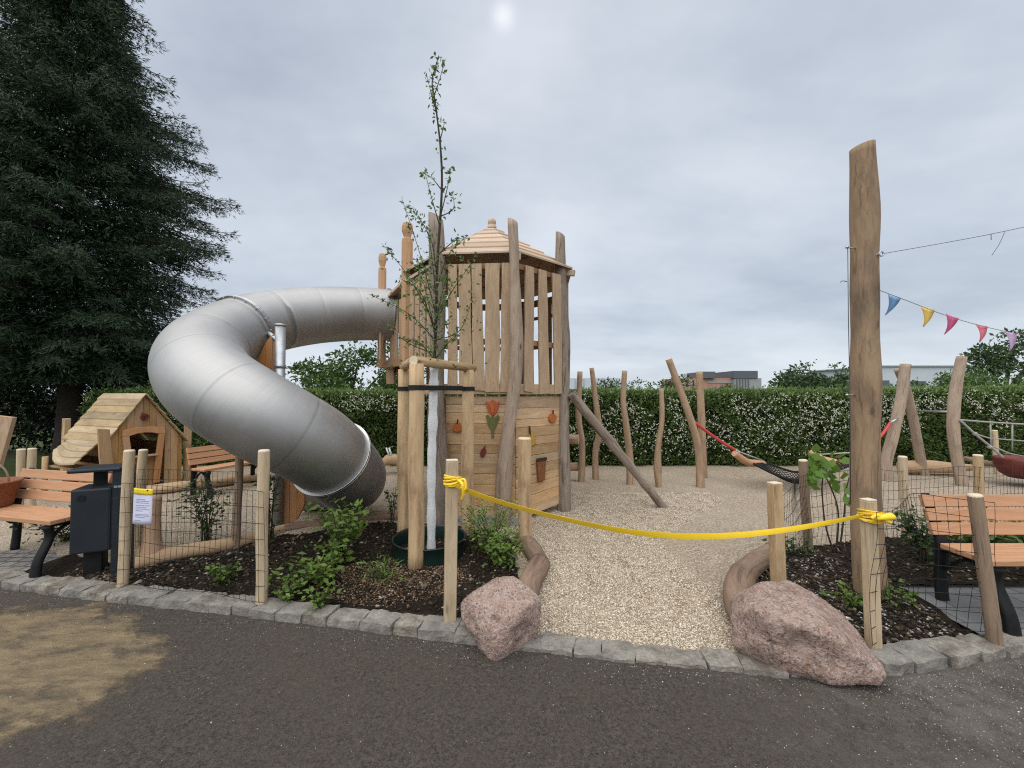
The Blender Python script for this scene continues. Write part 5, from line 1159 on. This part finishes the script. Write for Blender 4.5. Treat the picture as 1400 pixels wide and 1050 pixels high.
shrub('low shrub cut by the right edge behind the bench', XY(1400, 3.9), 3.9, .4, .3, 14, 460, .065, 'shrub', seed=13)
shrub('small weed at the foot of the tall pole', XY(1150, 3.0), 3.0, .16, .14, 9, 120, .05, 'shrub', seed=14)
shrub('little green tuft between larger boulder and taped post', XY(1215, 3.0), 3.0, .22, .16, 9, 130, .05, 'shrub', seed=22)
shrub('low weeds by the thin greenish post', XY(1080, 3.9), 3.9, .20, .2, 9, 120, .055, 'shrubdark', seed=23)
shrub('mossy low plants under the near bench by the bin', XY(95, 4.4), 4.4, .3, .4, 14, 420, .05, 'shrubdark', seed=15)
o = thing('sapling', 'bare stemmed sapling with broad bright leaves near the tall pole', 'sapling', (XY(1140, 3.7), 3.7, 0), 'young plants in the beds'); b = MB()
for q in ([(1143, 756), (1146, 700), (1133, 660), (1118, 636)], [(1140, 756), (1128, 715), (1124, 670), (1126, 645)], [(1148, 752), (1154, 705), (1157, 670), (1162, 650)]): b.tube(spline([P(x, y, 3.7) for x, y in q], 5), [.008, .006, .004], 6)
b.build('stems', 'twig', o)
cs = np.array([tuple(P(RNG.normal(1122, 13), 642 + RNG.normal(0, 13), 3.7 + RNG.normal(0, .08))) for _ in range(42)] + [tuple(P(1104 + i * 3, 618 + i * 3, 3.68)) for i in range(8)] + [tuple(P(1162 + RNG.normal(0, 6), 670 + RNG.normal(0, 22), 3.7)) for i in range(16)])
ds = RNG.normal(0, .6, (len(cs), 3)); ds[:, 2] -= .5; ds[:, 0] += .3; nr = RNG.normal(0, .5, (len(cs), 3)); nr[:, 1] -= 1
v, f = leafcards(cs, ds, RNG.uniform(.07, .13, len(cs)), RNG.uniform(.06, .09, len(cs)), nr, .12); npmesh('foliage', v, f, 'vine', o)

# ------------------------------------------------------------------ hedge
HX0, HX1, HY0, HY1 = -9.5, 16.0, 8.85, 10.1
def htop(x, y=9): return 1.62 + .065 * noise.noise(V3((x * .7, y, 1))) + .035 * noise.noise(V3((x * 2.3, y * 2, 4))) + max(0, (x - 6) * .012)
HG = thing('hedge', 'long clipped green hedge with white blossom along the back of the playground', 'hedge', (2, 9.4, 0))
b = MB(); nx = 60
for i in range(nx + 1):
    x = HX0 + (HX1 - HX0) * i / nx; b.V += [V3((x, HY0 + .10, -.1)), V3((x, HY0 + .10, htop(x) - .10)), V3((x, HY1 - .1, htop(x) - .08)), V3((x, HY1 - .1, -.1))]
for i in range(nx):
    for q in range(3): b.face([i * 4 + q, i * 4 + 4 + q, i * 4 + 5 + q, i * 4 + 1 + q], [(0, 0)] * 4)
b.build('light_block_core', 'core', HG)  # solid dark core added inside the leaves to stop light passing through
n = 105000; X = RNG.uniform(HX0, HX1, n); T = np.array([htop(x) for x in X]); Z = RNG.random(n) ** .9 * T; Yn = np.array([noise.noise(V3((x * 1.7, z * 2.2, 9))) + .6 * noise.noise(V3((x * 5, z * 5, 2))) for x, z in zip(X, Z)])
Y = HY0 + Yn * .15 + RNG.uniform(-.02, .12, n) + np.maximum(0, Z - T + .25) ** 2 * 1.2
v1 = leafcards(np.stack([X, Y, Z], 1), np.stack([RNG.normal(0, .8, n), RNG.normal(-.5, .5, n), RNG.normal(.1, .7, n)], 1), RNG.uniform(.04, .085, n), RNG.uniform(.02, .042, n))
n = 42000; X = RNG.uniform(HX0, HX1, n); Yt = RNG.uniform(HY0, HY1, n); Z = np.array([htop(x, y) for x, y in zip(X, Yt)]) - RNG.random(n) ** 2 * .12
v2 = leafcards(np.stack([X, Yt, Z], 1), np.stack([RNG.normal(0, .6, n), RNG.normal(-.2, .5, n), RNG.normal(.7, .4, n)], 1), RNG.uniform(.04, .09, n), RNG.uniform(.02, .04, n))
npmesh('foliage', *cat([v1, v2]), 'hedge', HG)
n = 22000; X = RNG.uniform(HX0, HX1, n); Yt = RNG.uniform(HY0 - .08, HY1, n); Z = np.array([htop(x, y) for x, y in zip(X, Yt)]) - RNG.random(n) ** 1.6 * .28 * (Yt < HY0 + .25) - RNG.random(n) * .06 + RNG.random(n) ** 6 * .12
v3 = leafcards(np.stack([X, Yt, Z], 1), np.stack([RNG.normal(0, .5, n), RNG.normal(-.3, .4, n), RNG.normal(.9, .3, n)], 1), RNG.uniform(.05, .10, n), RNG.uniform(.018, .034, n))
npmesh('lit_top_shoots', *v3, 'hedgetop', HG)  # paler leaves carry the lit look of the top
n = 16000; X = RNG.uniform(HX0, HX1, n); T = np.array([htop(x) for x in X]); Z = .12 + (RNG.beta(2.0, 1.5, n)) * (T - .08)
pn = np.array([noise.noise(V3((x * .55 + 3, z * .9, 21))) + .7 * noise.noise(V3((x * 2.1, z * 2.4, 5))) for x, z in zip(X, Z)])
keep = (pn > .02 - .12 * (X > 5) * (X < 9) + .30 * (X < .8) - RNG.random(n) * .28) & (RNG.random(n) < .44); X, Z, T = X[keep], Z[keep], T[keep]; n = len(X)
Y = HY0 - RNG.uniform(.02, .13, n) + np.maximum(0, Z - T + .22) ** 2 * 1.5
c0 = np.stack([X, Y, Z], 1); prt = []
for q in range(3):
    prt.append(leafcards(c0 + RNG.normal(0, .012, (n, 3)), np.stack([RNG.normal(0, 1, n), RNG.normal(-.3, .3, n), RNG.normal(0, 1, n)], 1), RNG.uniform(.016, .036, n), RNG.uniform(.014, .028, n), np.stack([RNG.normal(0, .4, n), -np.ones(n), RNG.normal(0, .4, n)], 1), .1))
npmesh('blossom', *cat(prt), 'flower', HG)

# ------------------------------------------------------------------ trees
def crown_tree(name, label, cat_, base, h, clumps, n, ls, mat, seed, trunk_r=.12, group=None, zt=None):
    rg = np.random.default_rng(seed); o = thing(name, label, cat_, base, group); base = V3(base); b = MB(); cs = []; ds = []
    for (x, y, z, rx, rz) in clumps:
        c = base + V3((x, y, z)); b.tube(spline([base + V3((0, 0, -.1)), base + V3((x * .15, y * .15, z * .5)), c], 5), [trunk_r, trunk_r * .55, trunk_r * .15], 7, cap=False)
        k = int(n * (rx * rx * rz) / sum(q[3] * q[3] * q[4] for q in clumps)); d = unit(rg.normal(size=(k, 3))); rr = rg.random(k) ** .45
        rr = rr * (1 + .28 * np.array([noise.noise(V3(tuple(q * 2.2 + seed))) + .5 * noise.noise(V3(tuple(q * 5 + seed))) for q in d]))
        cs.append(np.array(c)[None] + d * rr[:, None] * np.array([rx, rx, rz])); ds.append(d + rg.normal(0, .8, (k, 3)) - np.array([0, 0, .3]))
    cs, ds = np.concatenate(cs), np.concatenate(ds); pn = np.array([noise.noise(V3(tuple(q * (1.1 / ls * .12)))) for q in cs]); kp = pn > -.22 + .2 * rg.random(len(cs)); cs, ds = cs[kp], ds[kp]
    L = ls * rg.uniform(.6, 1.3, len(cs)); v, f = leafcards(cs, ds, L, L * .5); npmesh('crown', v, f, mat, o); b.build('trunk', 'twig', o); return o
crown_tree('cherry_tree', 'loose leafy tree behind the hedge seen under the slide', 'tree', (-4.9, 12.0, 0), 3, [(-.9, 0, 2.15, .85, .5), (.2, .1, 2.45, .9, .65), (1.1, 0, 2.35, .9, .75), (.2, 0, 1.7, 1.6, .55), (-1.3, 0, 2.35, .45, .18), (1.75, 0, 2.2, .7, .6)], 9000, .13, 'cherry', 3, .1, 'trees beyond the hedge')
crown_tree('bush', 'light green bush rising behind the playhouse roof', 'bush', (-8.6, 9.3, 0), 2, [(0, 0, 1.25, .85, .65), (.7, 0, 1.15, .7, .55), (-.4, .3, 1.5, .5, .4), (1.4, .2, .9, .6, .5)], 5000, .09, 'cherry', 4, .05)
crown_tree('tree', 'broad round tree beyond the hedge left of the tall pole', 'tree', (XY(1112, 25), 25, 0), 4, [(-1.6, 0, 2.1, 1.0, .9), (-.3, 0, 2.7, 1.2, 1.0), (1.2, 0, 2.5, 1.3, 1.0), (2.3, 0, 2.2, .9, .9), (0, 0, 1.6, 2.4, .8)], 9500, .24, 'tree', 5, .18, 'trees beyond the hedge')
crown_tree('tree', 'dark tree cut by the right edge behind the pennants', 'tree', (XY(1372, 17), 17, 0), 5, [(-.6, 0, 2.9, .9, .8), (.5, 0, 3.5, 1.0, .8), (1.4, .2, 2.8, 1.1, 1.0), (.2, 0, 2.3, 1.2, .7), (1.9, 0, 3.6, .7, .6), (-.9, 0, 3.4, .35, .3)], 8000, .17, 'tree', 6, .15, 'trees beyond the hedge')
crown_tree('bush', 'wide green bush beyond the hedge behind the curved grey pole', 'bush', (XY(1300, 14), 14, 0), 2, [(-1.2, 0, 1.5, .9, .55), (0, 0, 1.8, .9, .55), (1.2, .2, 1.9, 1.1, .55), (2.3, .2, 1.7, .9, .6)], 6500, .12, 'cherry', 7, .08, 'trees beyond the hedge')
crown_tree('bush', 'bush beyond the hedge in front of the red office block', 'bush', (XY(930, 22), 22, 0), 2, [(-.9, 0, 1.6, .9, .75), (.2, 0, 1.85, .8, .75), (1.2, 0, 1.6, .8, .75), (2.6, .3, 1.45, 1.0, .6)], 6500, .16, 'tree', 8, .1, 'trees beyond the hedge')
for i, (px, Y, hh, lab) in enumerate(((845, 16, 1.75, 'small pointed shrub top showing over the hedge near the second pole'), (872, 18, 1.95, 'pair of feathery shrub tops over the hedge right of the middle pole'), (830, 15, 1.85, 'low bushy top over the hedge between the thin poles'))):
    crown_tree('bush', lab, 'bush', (XY(px, Y), Y, 0), hh + .15, [(0, 0, hh - .30, .6, .6), (.5, 0, hh - .6, .5, .5), (-.5, 0, hh - .6, .5, .45), (.1, 0, hh - .05, .16, .3), (.45, 0, hh - .1, .12, .28)], 2200, .11, 'tree', 30 + i, .05, 'trees beyond the hedge')
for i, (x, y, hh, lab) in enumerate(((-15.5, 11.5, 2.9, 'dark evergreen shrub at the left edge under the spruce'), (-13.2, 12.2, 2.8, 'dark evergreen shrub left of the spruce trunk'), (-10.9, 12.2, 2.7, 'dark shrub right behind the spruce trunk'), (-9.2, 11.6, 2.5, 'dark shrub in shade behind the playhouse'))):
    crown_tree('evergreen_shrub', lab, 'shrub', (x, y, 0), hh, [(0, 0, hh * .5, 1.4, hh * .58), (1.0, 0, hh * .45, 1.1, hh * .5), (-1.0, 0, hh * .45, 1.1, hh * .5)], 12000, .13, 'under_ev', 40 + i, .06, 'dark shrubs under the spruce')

# big spruce
SPX, SPY = -11.1, 10.0
SPR = thing('spruce_tree', 'huge dark spruce tree towering over the left side', 'tree', (SPX, SPY, 0))
b = MB(); b.tube(crook(V3((SPX, SPY, -.2)), V3((SPX + .1, SPY, 15.2)), 20, .05, 3), lambda t: .23 * (1 - t) + .02 + .07 * max(0, 1 - t * 14), 16, 0, 0, .04, 4); bt = b
rg = np.random.default_rng(12); cs, ds, ns, Ls = [], [], [], []
z = 2.15
def crad(z): return float(np.interp(z, [1.8, 2.6, 3.6, 4.8, 6.5, 8, 9.6, 11.1, 13, 15.2], [2.6, 3.0, 3.15, 3.3, 3.3, 2.95, 2.2, 1.6, .95, .1]))
while z < 15.1:
    R0 = crad(z); nb = int(11 + R0 * 2.6)
    for k in range(nb):
        a = rg.uniform(0, 6.283); L = R0 * rg.uniform(.74, 1.10); zz = z + rg.uniform(-.12, .12); K = 9
        dr = .30 + .22 * (1 - min(1, z / 12)); ts = np.linspace(0, 1, K)
        ht = zz + .10 * L * np.sin(ts * PI * .8) - dr * L * ts ** 1.6 * .62 + .14 * L * ts ** 5
        rad_ = L * ts; pts = np.stack([SPX + np.cos(a) * rad_, SPY + np.sin(a) * rad_, ht], 1)
        bt.tube([V3(p) for p in pts], [.035 * (L / 4) + .008, .02, .006], 5, cap=False)
        sp_ = .13; nt = max(3, int(L / sp_))
        for q in range(int(nt * .22), nt + 1):
            t = q / nt; p = np.array([np.interp(t, ts, pts[:, i]) for i in range(3)])
            tl = (.62 * (1 - t) ** .75 + .22) * min(1, .45 + L * .22) * rg.uniform(.7, 1.15)
            for sd in (-1, 1):
                th = a + sd * R_(rg.uniform(38, 68)) * (1 - .45 * t); d = np.array([np.cos(th), np.sin(th), -.20 - .25 * rg.random()])
                m = max(3, int(tl / .06)); tt = (np.arange(m) + rg.random(m) * .7) / m
                for w_ in tt:
                    c = p + d * tl * w_ + np.array([0, 0, -.38 * tl * w_ * w_]) + rg.normal(0, 1, 3) * np.array([.03, .03, .04])
                    for e in range(3):
                        dd = d * .9 + rg.normal(0, .5, 3) + np.array([0, 0, (.35, -.25, .05)[e]]); cs.append(c); ds.append(dd); ns.append(rg.normal(0, 1, 3)); Ls.append(rg.uniform(.08, .15))
        c = pts[-1]; 
        for e in range(5): cs.append(c + rg.normal(0, .02, 3)); ds.append(np.array([np.cos(a), np.sin(a), .15]) + rg.normal(0, .3, 3)); ns.append(rg.normal(0, 1, 3)); Ls.append(rg.uniform(.14, .24))
    z += .40 + .008 * z
nc = 80000; zq = 2.2 + 12 * rg.random(nc) ** 1.5; aq = rg.uniform(0, 6.283, nc); rq_ = np.array([crad(q) for q in zq]) * (.12 + .52 * rg.random(nc) ** .7)
cs += list(np.stack([SPX + np.cos(aq) * rq_, SPY + np.sin(aq) * rq_, zq - .22 * rq_], 1)); ds += list(np.stack([np.cos(aq), np.sin(aq), -.3 + 0 * aq], 1) + rg.normal(0, .5, (nc, 3))); ns += list(rg.normal(0, 1, (nc, 3))); Ls += list(rg.uniform(.10, .19, nc))
cs, ds, ns, Ls = map(np.array, (cs, ds, ns, Ls))
v, f = leafcards(cs, ds, Ls, np.where(np.arange(len(Ls)) >= len(Ls) - nc, Ls * .2, .019), ns, .35); npmesh('crown', v, f, 'spruce', SPR); bt.build('trunk', 'barkdark', SPR)
print('spruce cards', len(cs))

# ------------------------------------------------------------------ far buildings
OB = thing('office_block', 'distant red and grey office block with dark roof boxes above the hedge', 'building', (XY(985, 75), 75, 0))
def fb(name, x0, x1, ytop, ybot, Y, dep, mat, par):
    a, c = P(x0, ytop, Y), P(x1, ytop, Y); zb = max(-.2, P(x0, ybot, Y).z) if ybot else -.2; b = MB(); b.box(((a.x + c.x) / 2, Y + dep / 2, (a.z + zb) / 2), (c.x - a.x, dep, a.z - zb)); return b.build(name, mat, par)
w1 = fb('wall', 926, 1004, 517, None, 75, 8, 'bbrick', OB); fb('window', 968, 1001, 520.5, 524, 74.9, .3, 'bwin', w1); fb('window', 970, 1001, 529, 532, 74.9, .3, 'bwin', w1); fb('window', 928, 956, 523, 526, 74.9, .3, 'bwin', w1)
fb('roof_box', 961, 978, 508, 517, 74.4, 7, 'bdark', OB); w2 = fb('wall', 1004, 1041, 517, None, 74.2, 8, 'bgrey', OB); fb('roof_box', 1003, 1036, 507, 517, 74.0, 7, 'bdark', OB)
for i in range(5): x = 1007 + i * 3.9; fb('slit', x, x + 1.4, 518.5, 536, 74.1, .2, 'bdark', w2)
WB = thing('white_hall', 'long pale grey hall beyond the hedge right of the tall pole', 'building', (XY(1260, 42), 42, 0)); fb('wall', 1206, 1345, 501, None, 42, 10, 'bwhite', WB); fb('parapet', 1204, 1347, 499.5, 501, 41.8, 10.4, 'boxgrey', WB); fb('gate', 1207, 1216, 520, None, 41.8, .3, 'bdark', WB); fb('gate', 1247, 1266, 521, None, 41.8, .3, 'bdark', WB)
SB = thing('low_hall', 'low pale building over the hedge right beside the tower', 'building', (XY(805, 48), 48, 0)); fb('wall', 772, 848, 517, None, 48, 9, 'bwhite', SB); fb('base_band', 770, 850, 532, None, 47.8, .4, 'bdark', SB)
for i in range(6): fb('cladding_joint', 774 + i * 12, 774.6 + i * 12, 517.5, 531, 47.9, .15, 'boxgrey', SB)
SH = thing('pale_shed', 'pale shed glimpsed through the gap behind the spruce trunk', 'shed', (XY(95, 19), 19, 0)); fb('wall', 30, 150, 536, 552, 19, 3, 'bwhite', SH); fb('wall', 30, 150, 552, None, 19.02, 3, 'bdark', SH)
